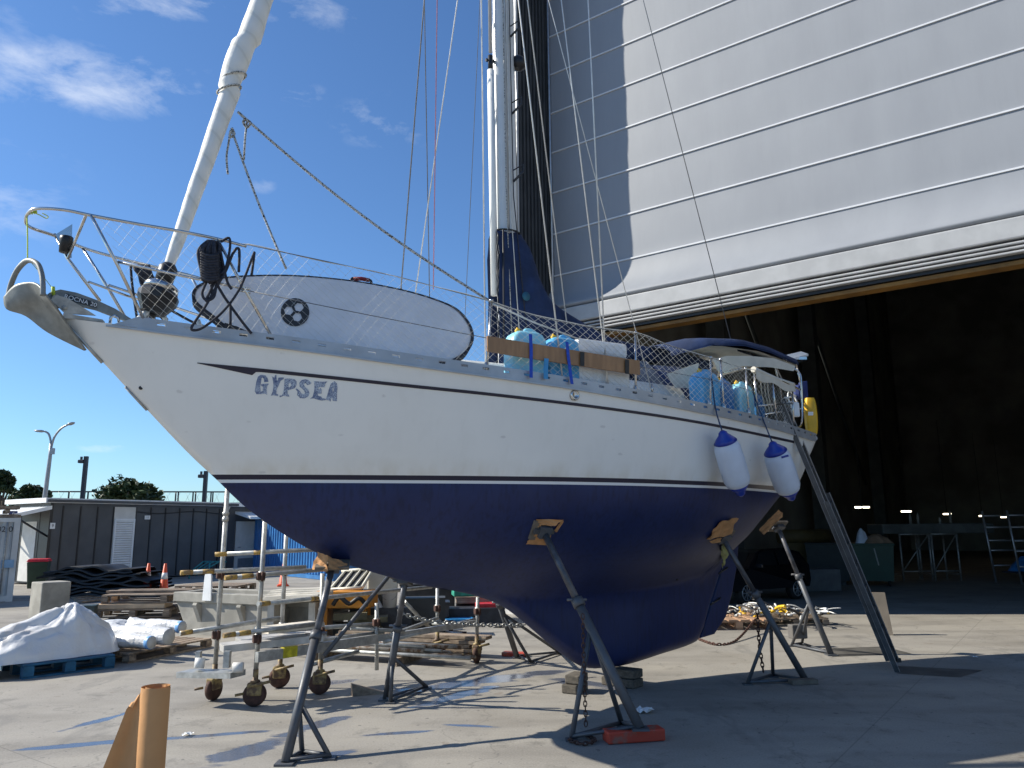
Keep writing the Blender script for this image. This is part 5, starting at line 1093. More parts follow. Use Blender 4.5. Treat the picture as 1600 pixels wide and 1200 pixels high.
c = MB(); p = AD(598, 908, 13.4); c.box(p, (.5, .3, .42), rz=.2, bev=.02); tag(build('cream_housing', c, CRM, loc=V((p.x, p.y, p.z-.21))), 'cream sheet metal housing behind the slotted panel', 'housing'); c = MB(); c.box(V((p.x, p.y+.05, (p.z-.215)/2)), (.45, .3, p.z-.215), rz=.2); c.box(V((p.x+.7, p.y+.1, (p.z-.3)/2)), (.7, .4, p.z-.25), rz=.1); tag(build('dark_cabinet', c, M('dark cabinet steel', (.05, .05, .045), .6), loc=V((p.x, p.y, 0))), 'dark steel cabinet supporting the cream housing', 'cabinet')
pb = AD(609, 949, 13.0); c = MB(); c.box(V((pb.x-.15, pb.y+.1, pb.z/2)), (1.0, .45, pb.z-.005), rz=.1); c.box(V((pb.x-.1, pb.y-.16, pb.z/2-.06)), (.9, .06, .1), rz=.1); tag(build('plastic_crate', c, M('dark grey crate', (.06, .062, .065), .6, 0, .3, 8), loc=V((pb.x, pb.y, 0))), 'dark grey crate carrying the white bucket and red sack', 'crate')
bk = thing('bucket', pb, 'white plastic bucket standing on the dark crate under the bow', 'bucket'); build('body', MB().lathe([(.11, 0), (.125, .24), (.135, .245), (.135, .26), (.12, .26), (.1, .02)], pb, (0, 0, 1), 20), WHITE, bk); c = MB(); c.path([pb+V((math.cos(a)*.13, -.06-.05*math.sin(a), .24-.12*math.sin(a))) for a in [PI*k/10 for k in range(11)]], .004, 4); build('handle', c, GALV, bk)
heap('white_bag', pb+V((-.33, .02, 0)), (1, 0, 0), (0, 1, 0), .22, .16, .24, WRAP, 'small white plastic bag slumped beside the bucket', 'bag', 3, (0, 0), z=.0+0*pb.z, n=24, wr=.3)
heap('red_sack', pb+V((-.72, -.05, 0)), (1, 0, 0), (0, 1, 0), .26, .14, .16, M('red sacking', (.42, .02, .03), .8, 0, .2, 8), 'red sack lying left of the white bag under the bow', 'sack', 4, (0, 0), z=0, n=24, wr=.25)
c = MB(); p = AD(470+95, 965, 12.2)
for k, (x, y, w_, h_) in enumerate(((548, 962, .5, .1), (575, 967, .6, .08), (560, 975, .7, .05))): q = AD(x, y, 12.3+.1*k); c.box(V((q.x, q.y, q.z)), (w_, .3, h_), rz=.15)
for x in (-.2, .3): q = AD(560, 980, 12.3); c.box(V((q.x+x, q.y, q.z/2-.04)), (.1, .3, q.z+.06))
tag(build('offcut_stack', c, M('green stained timber', (.15, .13, .07), .8, 0, .4, 5), loc=G(560, 1000)), 'stack of stained timber offcuts under the bow', 'timber')
c = MB(); q = AD(540, 956, 12.2); c.path(smooth_path([q+V((-.2, 0, .1)), q+V((-.1, 0, .22)), q+V((.05, 0, .12)), q+V((.2, 0, .2)), q+V((.3, .1, .08))], 5), .035, 6); tag(build('black_hose', c, RUBBER, loc=q), 'short black hose tangled on the timber offcuts', 'hose')
def crate(px0, px1, y0, y1, D, m, lab, nm='crate', dp=.5, rz=.1, lip=True):
    p, q = AD(px0, y1, D), AD(px1, y0, D); w_ = q.x-p.x; h_ = q.z-p.z; c = MB(); ce = V(((p.x+q.x)/2, D+dp/2, p.z+h_/2)); c.box(ce, (w_, dp, h_), rz=rz, bev=.012)
    if lip: c.box(ce+V((0, 0, h_/2-.02)), (w_*1.03, dp*1.03, .03), rz=rz)
    if p.z > .03: pass
    return tag(build(nm, c, m, loc=V((ce.x, ce.y, p.z))), lab, nm.split('_')[-1])
DKB = M('black plastic crate', (.022, .023, .026), .5, 0, .3, 6)
crate(646, 700, 941, 975, 14.6, DKB, 'black crate left of the red lidded box under the bow', 'black_crate'); crate(697, 786, 950, 980, 14.9, M('charcoal box plastic', (.03, .035, .045), .5, 0, .3, 6), 'low charcoal box beneath the red slab', 'storage_box'); crate(742, 786, 943, 951, 15.0, RED, 'flat red slab lying on the charcoal box', 'red_slab', .4, .1, False)
crate(711, 776, 932, 943.5, 15.35, WOODM, 'timber box behind the red slab under the bow', 'timber_box', .4); crate(706, 738, 922, 932, 15.4, M('green tarpaulin', (.03, .3, .2), .6, 0, .3, 8, .5, 9), 'green tarpaulin bundle on the timber box', 'tarpaulin_bundle', .4, .2, False); crate(711, 776, 943, 975, 15.45, DKB, 'black bin supporting the timber box', 'black_bin', .4, .1, False)
crate(622, 708, 912, 972, 16.2, M('brown machinery housing', (.05, .042, .035), .6, 0, .4, 4), 'dark machinery housing partly hidden under the bow', 'machinery_housing', .7, .1)
crate(694, 738, 967, 980, 14.5, M('bright blue plastic', (.02, .22, .5), .5), 'bright blue tray on the ground before the charcoal box', 'blue_tray', .3, .1)
# kraft paper roll in the foreground
kp = V((-1.995, 4.52, 0)); pr = thing('paper_roll', kp, 'standing roll of brown kraft paper with a loose flap, picture bottom left', 'paper roll')
c = MB(); KT = .90
def prof_sp(z):
    out = []
    for k in range(40): a = .6+k*.30; r_ = .045+.0011*k; out.append(V((math.cos(a)*r_, math.sin(a)*r_, 0)))
    return out
rows = [[kp+q+V((0, 0, z)) for q in prof_sp(z)] for z in (0.0, .3, .6, KT)]; c.grid(rows); c.grid([[p+(p-V((kp.x, kp.y, p.z))).normalized()*.002 for p in r] for r in rows]); build('coil', c, CARD, pr)
c = MB(); rows = []
for i in range(25):
    z = KT*i/24; f = 1-z/KT; w_ = .05+.30*f**1.05; base = prof_sp(z)[-1]; row = []
    for j in range(13):
        q = j/12; row.append(kp+V((-.055-w_*q, -.052+.05*math.sin(q*3.0)*(.3+f)+.02*f*math.sin(q*9+z*5), min(z, KT-.004-.10*q**1.4*(1-f)))))
    rows.append(row)
c.grid(rows); c.grid([[p+V((.001, .003, 0)) for p in r] for r in rows]); build('flap', c, CARD, pr)
# litter
def litter(p, s, lab, seed):
    rnd = random.Random(seed); c = MB(); rows = [[V(p)+V(((i-2.5)*s/5+rnd.uniform(-.3, .3)*s/5, (j-2.5)*s/5+rnd.uniform(-.3, .3)*s/5, .012+rnd.random()*s*.22)) for j in range(6)] for i in range(6)]; c.grid(rows, False); tag(build('paper_scrap', c, CLOTHW, loc=p), lab, 'litter', 'paper scraps on the slab')
litter(G(1005, 1113), .17, 'white crumpled paper scrap by the largest stand foot', 1); litter(G(293, 1150), .08, 'tiny white paper scrap on the slab right of the paper roll', 2); litter(G(1524, 1028), .05, 'tiny white scrap on the shaded slab right of the ladder', 3)

# small offcuts and blocks strewn behind the scaffold
rnd = random.Random(33)
SCR = [('short grey timber offcut lying flat', WOODM, 'timber offcut'), ('pale sawn timber block', M('pale sawn timber', (.45, .36, .24), .8, 0, .2, 5), 'timber offcut'), ('black rubber wedge', RUBBER, 'rubber wedge'), ('galvanised pipe length', GALV, 'pipe'), ('rusty steel bracket', RUST, 'steel bracket'), ('white plastic offcut', WPAINT, 'plastic offcut')]
for k in range(30):
    x = rnd.uniform(395, 790); y = rnd.uniform(958, 992) if x > 560 else rnd.uniform(975, 1003); p = G(x, y); lab, m, cat = SCR[k % 6]; a = rnd.uniform(0, 3.1); c = MB()
    if 'pipe' in cat: l = rnd.uniform(.4, 1.1); d = V((math.cos(a), math.sin(a), 0)); c.tube(p-d*l/2+V((0, 0, .03)), p+d*l/2+V((0, 0, .03)), .026, 8)
    elif 'bracket' in cat: c.box(p+V((0, 0, .015)), (.3, .1, .03), rz=a); c.box(p+V((math.cos(a)*.13, math.sin(a)*.13, .1)), (.03, .1, .2), rz=a)
    elif 'wedge' in cat: d = V((math.cos(a), math.sin(a), 0)); e_ = V((-d.y, d.x, 0)); c.prism([p-d*.2, p+d*.2, p+d*.2+V((0, 0, .1))], e_*.14)
    else: h_ = rnd.uniform(.04, .14); c.box(p+V((0, 0, h_/2)), (rnd.uniform(.2, .8), rnd.uniform(.09, .2), h_), rz=a, bev=.006)
    nb = 'under the bow' if x > 520 else 'behind the scaffold'
    tag(build(cat.replace(' ', '_'), c, m, loc=p), lab+' among the litter on the slab '+nb, cat, lab.split(' ')[-1]+'s strewn '+nb)

TUB = [('galvanised scaffold tube lying in the bundle behind the wheeled frame', GALV), ('rust spotted scaffold tube lying in the bundle behind the wheeled frame', M('rust spotted tube', (.34, .3, .25), .6, .4, .3, 14, c2=(.16, .09, .05), lo=.4, hi=.55))]
d = V((.93, -.36, 0)).normalized(); nn = V((.36, .93, 0)); b0 = V((-3.1, 11.2, 0))
for k in range(13):
    lv, q = divmod(k, 5); p = b0+nn*(q*.085+lv*.03)+d*rnd.uniform(-.25, .25)+V((0, 0, .13+lv*.05)); l = rnd.uniform(2.0, 2.7); c = MB(); c.tube(p, p+d*l, .0245, 10); lab, m = TUB[k % 2]; tag(build('scaffold_tube', c, m, loc=p), lab, 'scaffold tube', lab.split(' ')[0]+' tubes in the bundle')
for k in range(2): c = MB(); p = b0+d*(.4+1.3*k)+nn*.2; c.box(p+V((0, 0, .05)), (.1, .7, .098), rz=math.atan2(d.y, d.x)); tag(build('dunnage_block', c, WOODM, loc=p), ['timber bearer under the left end of the tube bundle', 'timber bearer under the right end of the tube bundle'][k], 'timber')
b1 = V((-2.7, 12.0, 0))
for k in range(5): c = MB(); p = b1+d*rnd.uniform(-.15, .15)+nn*rnd.uniform(-.03, .03); c.box(p+d*1.2+V((0, 0, .04+k*.055)), (2.5+rnd.uniform(-.2, .2), .24, .045), rz=math.atan2(d.y, d.x)+rnd.uniform(-.015, .015)); tag(build('scaffold_plank', c, WOODM, loc=p), ['bottom plank of the stack behind the tube bundle', 'second lowest plank of the stack behind the tube bundle', 'middle plank of the stack behind the tube bundle', 'plank second from top of the stack behind the tubes', 'top plank of the stack behind the tube bundle'][k], 'plank', 'stacked scaffold planks')
# ------------------------------------------------------------------ loose gear on and against the yacht
# paddle board on its edge inside the port lifelines
A0, A1 = BP(1.0, .36, 3.3), BP(3.45, .98, 3.2); bx = (A1-A0); bx.z = 0; bx.normalize(); bn = V((bx.y, -bx.x, 0)); lean = V((0, 0, .26))
if bn.dot(BN) < 0: bn = -bn
bn = (bn+lean).normalized()
sbp = [(300.6, 460), (307, 448), (326, 438.5), (350.6, 433.5), (385, 430.6), (447.5, 429.7), (510, 433.8), (572.5, 441.6), (635, 454), (682, 468), (713, 482), (732, 502.5), (739.7, 524), (735, 543), (722, 556), (697, 566), (650, 567), (590, 560), (520, 549), (440, 533), (385, 520), (350.6, 508), (335, 496), (319, 484), (304, 471)]
sm = smooth_path([V((x, y, 0)) for x, y in sbp], 5, closed=True); face = [PL(p.x, p.y, A0, bn) for p in sm]
cen = sum(face, V())/len(face)
sb = thing('paddle_board', cen, 'white inflatable paddle board with black rim, stood on edge at the bow rail', 'paddle board')
TH = .12; c = MB(); n = len(face); rows = []
for o, sc_ in ((0, .955), (-.0, .975), (-.012, .992), (-.03, 1), (-TH+.03, 1), (-TH+.012, .992), (-TH, .975)): rows.append([cen+(p-cen)*sc_+bn*o for p in face+[face[0]]])
c.grid(rows); c.f.append(list(range(n))); c.sm.append(False); c.mi.append(0); c.f.append([6*(n+1)+k for k in range(n)][::-1]); c.sm.append(False); c.mi.append(0)
build('body', c, M('white drop stitch', (.72, .72, .74), .55, 0, .06, 5), sb)
c = MB(); c.grid([[cen+(p-cen)*1.004+bn*o for p in face+[face[0]]] for o in (.004, -.02, -TH*.5, -TH+.02, -TH)]); c.grid([[cen+(p-cen)*k+bn*.004 for p in face+[face[0]]] for k in (.982, 1.004)]); build('rim', c, ROPEK, sb)
def onb(x, y, o=.006): return PL(x, y, A0, bn)+bn*o
lc = (461, 488.3); c = MB(); hexes = []
for hx, hy in ((451, 486), (467, 480.5), (464.5, 496)): hexes.append([(hx+7.4*math.cos(a+.18)*1.02, -(hy+7.0*math.sin(a+.18))) for a in [PI/3*k for k in range(6)]])
vs, fs = fill2d([[(lc[0]+22.3*math.cos(a), -(lc[1]+22*math.sin(a))) for a in [2*PI*k/40 for k in range(40)]]]+hexes); c.add([onb(x, -y) for x, y in vs], fs); build('emblem', c, M('dark grey print', (.035, .037, .04), .6), sb)
c = MB(); c.path(smooth_path([onb(549, 440, -.05), onb(551, 431, -.05), onb(566, 431, -.05), onb(580, 434, -.05), onb(581, 443, -.05)], 5), .014, 8); hd = build('handle', c, BLACK, sb); c = MB(); c.path([onb(553, 431.5, -.05), onb(566, 431, -.05), onb(578, 433.5, -.05)], .02, 8); build('grip', c, M('dark red grip', (.25, .015, .02), .6), hd)
for x, y in ((483, 431), (628, 450)): c = MB(); c.torus(onb(x, y-2, -.05), .02, .006, bx, 12, 5); build('ring', c, BLACK, sb)
# anchor in the bow roller
an = thing('anchor', P3(75, 470, 0), 'galvanised anchor with roll bar hanging in the bow roller', 'anchor'); AG = M('dull zinc anchor', (.235, .245, .235), .55, .3, .2, 10, .15, 50)
ctrl = [[(5, 464, -.24), (22, 446, -.12), (44, 441, 0), (58, 445, .12), (68, 459, .24)], [(10, 483, -.24), (30, 470, -.12), (55, 462, 0), (68, 466, .12), (78, 470, .23)], [(40, 494, -.19), (58, 486, -.1), (72, 480, 0), (82, 482, .1), (90, 486, .19)], [(75, 520, -.11), (86, 512, -.05), (95, 508, 0), (101, 508, .05), (107, 511, .11)], [(131, 548, -.012), (131.5, 548, -.006), (132, 548, 0), (132.5, 548, .006), (133, 548, .012)]]
G0 = [[P3(*q) for q in r] for r in ctrl]; cols = [smooth_path([r[j] for r in G0], 5) for j in range(5)]; rows = [smooth_path([cl_[i] for cl_ in cols], 4) for i in range(len(cols[0]))]
c = MB(); c.grid(rows); fl = build('fluke', c, AG, an); md = fl.modifiers.new('s', 'SOLIDIFY'); md.thickness = .014
c = MB(); c.path(smooth_path([P3(13, 462, -.225), P3(17, 445, -.21), P3(26, 424, -.15), P3(38, 410, -.05), P3(48, 407, .04), P3(59, 413, .13), P3(65, 428, .19), P3(67, 445, .225), P3(67, 462, .23)], 5), .021, 8); build('roll_bar', c, AG, an)
sk = [(72, 480), (70, 463), (80, 455), (95, 452), (120, 457), (150, 468), (180, 482), (207, 499), (203, 504), (176, 494), (150, 484), (120, 477), (100, 474), (88, 484)]
c = MB(); c.prism([P3(x, y, .016) for x, y in sk], BN*-.032); build('shank', c, AG, an, bevel=.004)
c = MB(); q = [P3(103, 458.5, .024), P3(152, 473, .024), P3(151, 481, .024), P3(104, 468.5, .024)]; c.add(q, [(0, 1, 2, 3)]); lb = build('label_plate', c, BLACK, an)
c = MB(); ex = (P3(151, 477, .02)-P3(104, 463.5, .02)).normalized(); ey = BN.cross(ex)*-1; ey = V((0, 0, 1))-ex*ex.z; text_on(c, 'ROCNA 20', .05, P3(126, 470, .026), ex, ey.normalized()); build('lettering', c, WPAINT, lb)
LIME = M('lime twine', (.5, .62, .05), .7)
c = MB(); c.path(smooth_path([P3(42, 335, .11), P3(43, 370, .05), P3(43, 407, .0)], 4), .005, 4); c.path([P3(46, 407, .03), P3(66, 430, .02), P3(83, 452, .02)], .0025, 4); c.path([P3(83, 448, .03), P3(84, 462, .03)], .014, 5)
for k in range(5): c.torus(P3(45+k*2.5, 332-k*.8, .13+.01*k), .02, .006, BU+V((0, 0, .3*k-.5)), 10, 4)
c.path(smooth_path([P3(52, 332, .2), P3(62, 336, .2), P3(72, 341, .2), P3(75, 338, .2), P3(66, 333, .2)], 4), .004, 4); tag(build('anchor_lashing', c, LIME, loc=P3(43, 335, .1)), 'lime twine tying the anchor up to the pulpit tip', 'twine')
# coiled black lines
def coil(lab, fn, off, pts, extra, r=.0125):
    c = MB()
    for lp in pts: c.path(smooth_path([P3(x, y, off+k_) for x, y, k_ in lp], 5), r, 6)
    for lp in extra: c.path(smooth_path([P3(x, y, off+k_) for x, y, k_ in lp], 5), r*.85, 6)
    p = P3(*pts[0][0][:2], off); return tag(build('coiled_rope', c, ROPEK, loc=p), lab, 'rope', 'coiled black ropes at the bow')
rnd = random.Random(3); L1 = []
for k in range(9): x = 316+k*3.2; L1.append([(325+k*1.2, 376, .02), (x-6, 392, .04+.01*(k % 3)), (x-2, 420, .05), (x+2, 440+rnd.uniform(-4, 6), .04), (x+6, 420, .0), (x+3, 395, -.02), (330+k*1.2, 376, .0)])
for k in range(10): y = 399+k*4.2; L1.append([(314, y-4, .06), (325, y+1, .095), (338, y, .085), (341, y-4, .02)])
coil('thick coil of black rope hung from the pulpit rail with loops over the board', None, .58, L1, [[(345, 378, 0), (358, 372, .02), (359, 390, .02), (352, 420, .03), (342, 428, .03), (339, 410, .03), (343, 385, .02)], [(342, 380, .02), (348, 410, .02), (355, 440, .02), (362, 452, .02)], [(364, 396, 0), (370, 388, .02), (374, 393, .02), (373, 425, .02)], [(364, 395, .02), (352, 425, .03), (340, 445, .04), (320, 480, .05), (300, 510, .05), (304, 516, .05), (320, 510, .05), (350, 485, .05), (375, 450, .04), (395, 400, .02), (397, 398, 0), (393, 430, 0)], [(332, 430, .03), (345, 455, .03), (358, 475, .03), (380, 505, .04), (393, 521, .05)], [(360, 476, .03), (360, 508, .03)], [(336, 440, .04), (325, 462, .04), (322, 470, .05), (334, 464, .05), (338, 445, .04)], [(322, 442, .04), (316, 458, .04), (321, 468, .04), (331, 462, .04), (330, 445, .04)]], .0135)
L2 = []
for k in range(12): x = 211+k*1.6; y = 414+k*2.2; L2.append([(x-3, y, .02), (x+2, y+9, .07), (x+13, y+12, .06), (x+19, y+6, 0)])
for k in range(5): L2.append([(216+k*4, 414, .02), (220+k*5, 440, .05), (228+k*5, 458, .05), (236+k*4, 470, .02)])
coil('smaller coil of black rope bunched behind the furler drum', None, -.22, L2, [[(204, 412, 0), (206, 440, .0), (210, 470, 0), (214, 497, 0)], [(256, 478, .1), (280, 492, .12), (305, 505, .14), (330, 513, .2)], [(240, 470, .0), (247, 490, .02), (255, 500, .02), (244, 503, .02), (238, 488, 0)], [(236, 470, .02), (246, 482, .03), (262, 500, .03)]], .014)
c = MB(); rows = [[P3(x, y, o) for x, y, o in r] for r in (((345, 513, .5), (352, 504, .35), (362, 508, .3)), ((365, 515, .5), (370, 508, .35), (378, 512, .3)), ((392, 520, .5), (393, 516, .35), (394, 520, .3)))]; c.grid(rows); c.grid([[p-V((0, 0, .02)) for p in r] for r in rows]); tag(build('black_bag', c, M('black bag cloth', (.012, .012, .014), .8), loc=P3(365, 515, .5)), 'low black bag lying on deck under the board nose', 'bag')
# jerry cans
def jerry(p, ex, ey, w_, d_, h_, m, lab, cap, grp='plastic jerry cans lashed along the rail'):
    p, ex, ey = V(p), V(ex).normalized(), V(ey).normalized(); r = thing('jerry_can', p, lab, 'jerry can', grp); rot = Matrix((ex, ey, V((0, 0, 1)))).transposed()
    c = MB(); lv = [(.94, .90, 0), (1, 1, .03), (1, 1, h_*.30), (.97, .97, h_*.32), (.97, .97, h_*.36), (1, 1, h_*.38), (1, 1, h_*.74), (.95, .95, h_*.82), (.80, .86, h_*.90), (.60, .68, h_*.95)]
    rows = []
    for a, b, z in lv:
        row = []
        for k in range(24):
            t_ = 2*PI*k/24; q, s_ = math.cos(t_), math.sin(t_); row.append(p+ex*(math.copysign(abs(q)**.3, q)*w_/2*a)+ey*(math.copysign(abs(s_)**.35, s_)*d_/2*b)+V((0, 0, z)))
        rows.append(row+[row[0]])
    c.grid(rows); c.f.append([9*25+k for k in range(24)]); c.sm.append(False); c.mi.append(0); build('body', c, m, r)
    c = MB(); c.path(smooth_path([p+ex*(-.02*w_)+V((0, 0, h_*.93)), p+ex*(.03*w_)+V((0, 0, h_*1.0)), p+ex*(.25*w_)+V((0, 0, h_*.99)), p+ex*(.42*w_)+V((0, 0, h_*.84))], 5), .022, 8); build('handle', c, m, r)
    c = MB(); q = p-ex*(.2*w_)+V((0, 0, h_*.94)); c.lathe([(.026, -.02), (.028, .03), (.024, .038), (.01, .042), (.008, .055)], q, (-.25*ex.x, -.25*ex.y, 1), 12); build('cap', c, cap, r); return r
def cdeck(t, y, z=0): return V(HU(t, y, zsf(t)+.03+z))
CB = M('sunlit aqua polyethylene', (.26, .62, .78), .35, 0, .1, 4)  # base colour raised to stand in for sun glowing through the plastic
def at_rail(x, y, inset): q = rail_pt(x, y, inset); return tyz(q)
t1 = at_rail(821, 588, .2)[0]; t2 = at_rail(877, 598, .2)[0]; t3 = at_rail(936, 606, .2)[0]
rx_ = lambda t: (BP(t+.2, hbf(t+.2), 0)-BP(t-.2, hbf(t-.2), 0)).normalized()
jerry(cdeck(t1, hbf(t1)-.2, -.02), rx_(t1), BN, .36, .22, .52, CB, 'pale blue jerry can nearest the sail cover, sunlit left edge', YEL)
jerry(cdeck(t2, hbf(t2)-.2, -.02), rx_(t2), BN, .36, .22, .52, JBLUE, 'blue jerry can between the palest can and the white chest', YEL)
wb = thing('white_chest', cdeck(t3, hbf(t3)-.25, -.02), 'white moulded chest lashed beside the two forward jerry cans', 'chest'); c = MB(); e3 = rx_(t3); rot = Matrix((e3, V((-e3.y, e3.x, 0)), V((0, 0, 1)))).transposed(); p = cdeck(t3, hbf(t3)-.25, 0)
c.box(p+V((0, 0, .18)), (.62, .34, .38), rot=rot, bev=.03); build('body', c, M('white chest plastic', (.76, .77, .77), .4, 0, .08, 6), wb); c = MB(); c.box(p+V((-.01, 0, .44)), (.60, .34, .15), rot=rot, bev=.03); build('lid', c, M('white chest lid plastic', (.8, .8, .8), .4, 0, .08, 6) , wb)
t4 = at_rail(1100, 633, .22)[0]; t5 = at_rail(1164, 643, .22)[0]
jerry(cdeck(t4, hbf(t4)-.2, -.02), rx_(t4), BN, .34, .22, .50, JBLUE, 'mid blue jerry can beside the bimini front post', YEL); jerry(cdeck(t4+.36, hbf(t4+.36)-.24, -.02), rx_(t4+.3), BN, .26, .2, .47, JBLUE2, 'deep blue jerry can right behind the mid blue one aft', YEL)
jerry(cdeck(t5-.1, hbf(t5-.1)-.2, -.02), rx_(t5), BN, .34, .2, .48, CB, 'pale aqua jerry can furthest aft, near the ladder', YEL); jerry(cdeck(t5+.28, hbf(t5+.28)-.24, -.02), rx_(t5), BN, .2, .18, .42, JBLUE2, 'half hidden dark blue jerry can behind the aftmost pale one', YEL)
# lashed plank and straps
pa, pb_ = rail_pt(762, 537, -.02), rail_pt(1000, 575, -.02); c = MB(); N = 10; rows = []
pts = [rail_pt(762+238*i/N, 536.5+38*(i/N)**.95, -.03) for i in range(N+1)]; hw = .072
c.grid([[p+V((0, 0, -hw)), p+V((0, 0, hw)), p-BN*.022+V((0, 0, hw)), p-BN*.022+V((0, 0, -hw)), p+V((0, 0, -hw))] for p in pts], False)
for q in (0, N): p = pts[q]; c.add([p+V((0, 0, -hw)), p+V((0, 0, hw)), p-BN*.022+V((0, 0, hw)), p-BN*.022+V((0, 0, -hw))], [(0, 1, 2, 3)])
pk = build('lashed_plank', c, WOODB, loc=pts[0]); tag(pk, 'long brown plank lashed along the rail outside the cans', 'plank')
def strap(name, pxs, w_, m, lab):
    c = MB(); a = [rail_pt(x, y, -.045) for x, y in pxs]; hx = (BP(1, 0, 0)-BP(0, 0, 0))*w_/2
    c.grid([[p-hx, p+hx] for p in a], False); c.grid([[p-hx-BN*.003, p+hx-BN*.003] for p in a], False); tag(build(name, c, m, loc=a[-1]), lab, 'strap', 'straps holding the plank and cans')
strap('strap', [(829, 522), (830, 545), (830, 570), (830, 590)], .035, STRAP, 'blue strap over the plank at the palest jerry can'); strap('strap', [(886, 534), (888, 556), (891, 580), (894, 600)], .035, STRAP, 'blue strap over the plank between can and white chest'); strap('strap', [(854, 560), (853, 575), (853, 592)], .05, M('light blue webbing', (.05, .3, .6), .6), 'pale blue strap end below the plank between the two cans')
for x, y in ((910, 561), (980, 573)): strap('strap', [(x, y-11), (x, y), (x, y+11)], .05, BLACK, ['black strap round the plank at the white chest', 'black strap round the far end of the plank'][x > 950])
# fenders
FBLUE = M('royal blue fender end', (.01, .035, .3), .35, 0, .1, 5); FWH = M('pale fender vinyl', (.55, .62, .74), .35, 0, .06, 4)
for k, (tx, ty, bx_, by_, t_, up_, lab) in enumerate([(1129, 676, 1158, 772, 6.15, (1112, 590), 'white fender with blue ends, nearer the camera'), (1207, 693, 1237, 779, 7.15, (1176, 612), 'white fender with blue ends, further aft beside the ladder')]):
    off = hbf(t_)+.12 if k == 0 else hbf(t_)+.17
    a, b = CLp(tx, ty, off+.02), CLp(bx_, by_, off-.08); ax = (b-a).normalized(); L = (b-a).length; f = thing('fender', a, lab, 'fender', 'fenders hung over the port quarter'); r_ = .14 if k == 0 else .147
    c = MB(); c.lathe([(r_*.6, L*.10), (r_*.86, L*.155), (r_, L*.26), (r_*1.03, L*.5), (r_, L*.76), (r_*.86, L*.84), (r_*.5, L*.88)], a, ax, 24); build('body', c, FWH, f)
    c = MB(); c.lathe([(.02, -L*.03), (.045, 0), (.05, L*.03), (r_*.68, L*.10), (r_*.89, L*.15), (r_*.8, L*.153)], a, ax, 24); e = build('end_cap', c, FBLUE, f); c = MB(); c.lathe([(.02, L*1.03), (.045, L*1.0), (.05, L*.97), (r_*.62, L*.9), (r_*.83, L*.845), (r_*.7, L*.84)], a, ax, 24); build('end_cap', c, FBLUE, f)
    c = MB(); up3 = rail_pt(*up_, .03); rp = rail_pt(up_[0]+6+k*12, up_[1]+48, -.02); c.path(smooth_path([up3, rp, a-ax*.03], 5), .008, 5); build('lanyard', c, M('dark blue line', (.02, .05, .12), .8), f)
    if k: c = MB(); mid_ = a.lerp(b, .27); d3 = (CAM-mid_).normalized(); sd3 = ax.cross(d3).normalized(); ss3 = sd3 if sd3.dot(rt) > 0 else -sd3; nrm = (d3*.8+ss3*.5).normalized(); ctr = a+ax*L*.27+nrm*(r_+.004); c.box(ctr, (.09, .004, .025), rot=Matrix((ss3*.85-d3*.45, nrm, -ax)).transposed()); build('print', c, FBLUE, f)
# yellow danbuoy bag, ladder
yb = thing('rescue_sling', CLp(1267, 650, .45), 'yellow rescue sling bag hanging on the stern rail', 'rescue sling'); a, b = CLp(1265, 622, .45), CLp(1269, 680, .45); ax = (b-a).normalized(); c = MB(); rows = []; e1 = (BU*.8+BN*.6).normalized(); e2 = ax.cross(e1).normalized()
for i in range(15):
    q = i/14; sc_ = min(1, (math.sin(PI*min(max(q, .02), .98)))**.14); row = []
    for k in range(20): t_ = 2*PI*k/20; cx_, sy_ = math.cos(t_), math.sin(t_); row.append(a+ax*((b-a).length*q)+e1*(math.copysign(abs(cx_)**.5, cx_)*.085*sc_*(1+.07*math.cos(t_*6)))+e2*(math.copysign(abs(sy_)**.6, sy_)*.06*sc_))
    rows.append(row+[row[0]])
c.grid(rows); build('bag', c, M('yellow pvc', (.7, .40, .01), .45, 0, .12, 8), yb); c = MB(); p = a.lerp(b, .42); d3 = (CAM-p).normalized(); c.box(p+d3*.075, (.07, .004, .05), rot=Matrix((rt, d3, upv)).transposed()); build('patch', c, WPAINT, yb)
lf = G(1404, 1046); lt = CLp(1235, 640, hbf(8.0)+.02); dl = (lt-lf); up3 = dl.normalized(); vd = V((lf.x, lf.y, 0)).normalized(); vd = Matrix.Rotation(R(-4.5), 3, 'Z') @ vd; sd4 = (vd-up3*vd.dot(up3)).normalized(); nn4 = up3.cross(sd4).normalized()
ld4 = thing('extension_ladder', lf, 'grey aluminium extension ladder leaning on the yacht stern', 'ladder'); LALU = M('dull ladder aluminium', (.12, .125, .13), .45, .4, .25, 6)
rotL = Matrix((sd4, nn4, up3)).transposed(); LL = dl.length
for s0, s1, o, wd_, nm in ((0, LL*.66, 0, .40, 'lower_section'), (LL*.06, LL*1.04, .05, .34, 'upper_section')):
    c = MB()
    for q in (-1, 1):
        ce = lf+up3*((s0+s1)/2)+sd4*(q*wd_/2)+nn4*o; c.box(ce, (.012, .052, s1-s0), rot=rotL)
        c.m = 1
        for e_ in (-.026, .026): c.box(ce-sd4*(q*.012)+nn4*e_, (.03, .008, s1-s0), rot=rotL)  # lighter flanges against dark webs: bright edges and recess shade put into colour
        c.m = 0
    k = .2
    while s0+k < s1-.05: c.tube(lf+up3*(s0+k)-sd4*wd_/2+nn4*o, lf+up3*(s0+k)+sd4*wd_/2+nn4*o, .015, 6); k += .28
    build(nm, c, [LALU, ALU], ld4)
c = MB()
for q in (-1, 1): c.box(lf+sd4*q*.2+V((0, 0, .025)), (.05, .09, .05), rot=Matrix.Rotation(0, 3, 'Z'))
build('foot', c, BLACK, ld4)
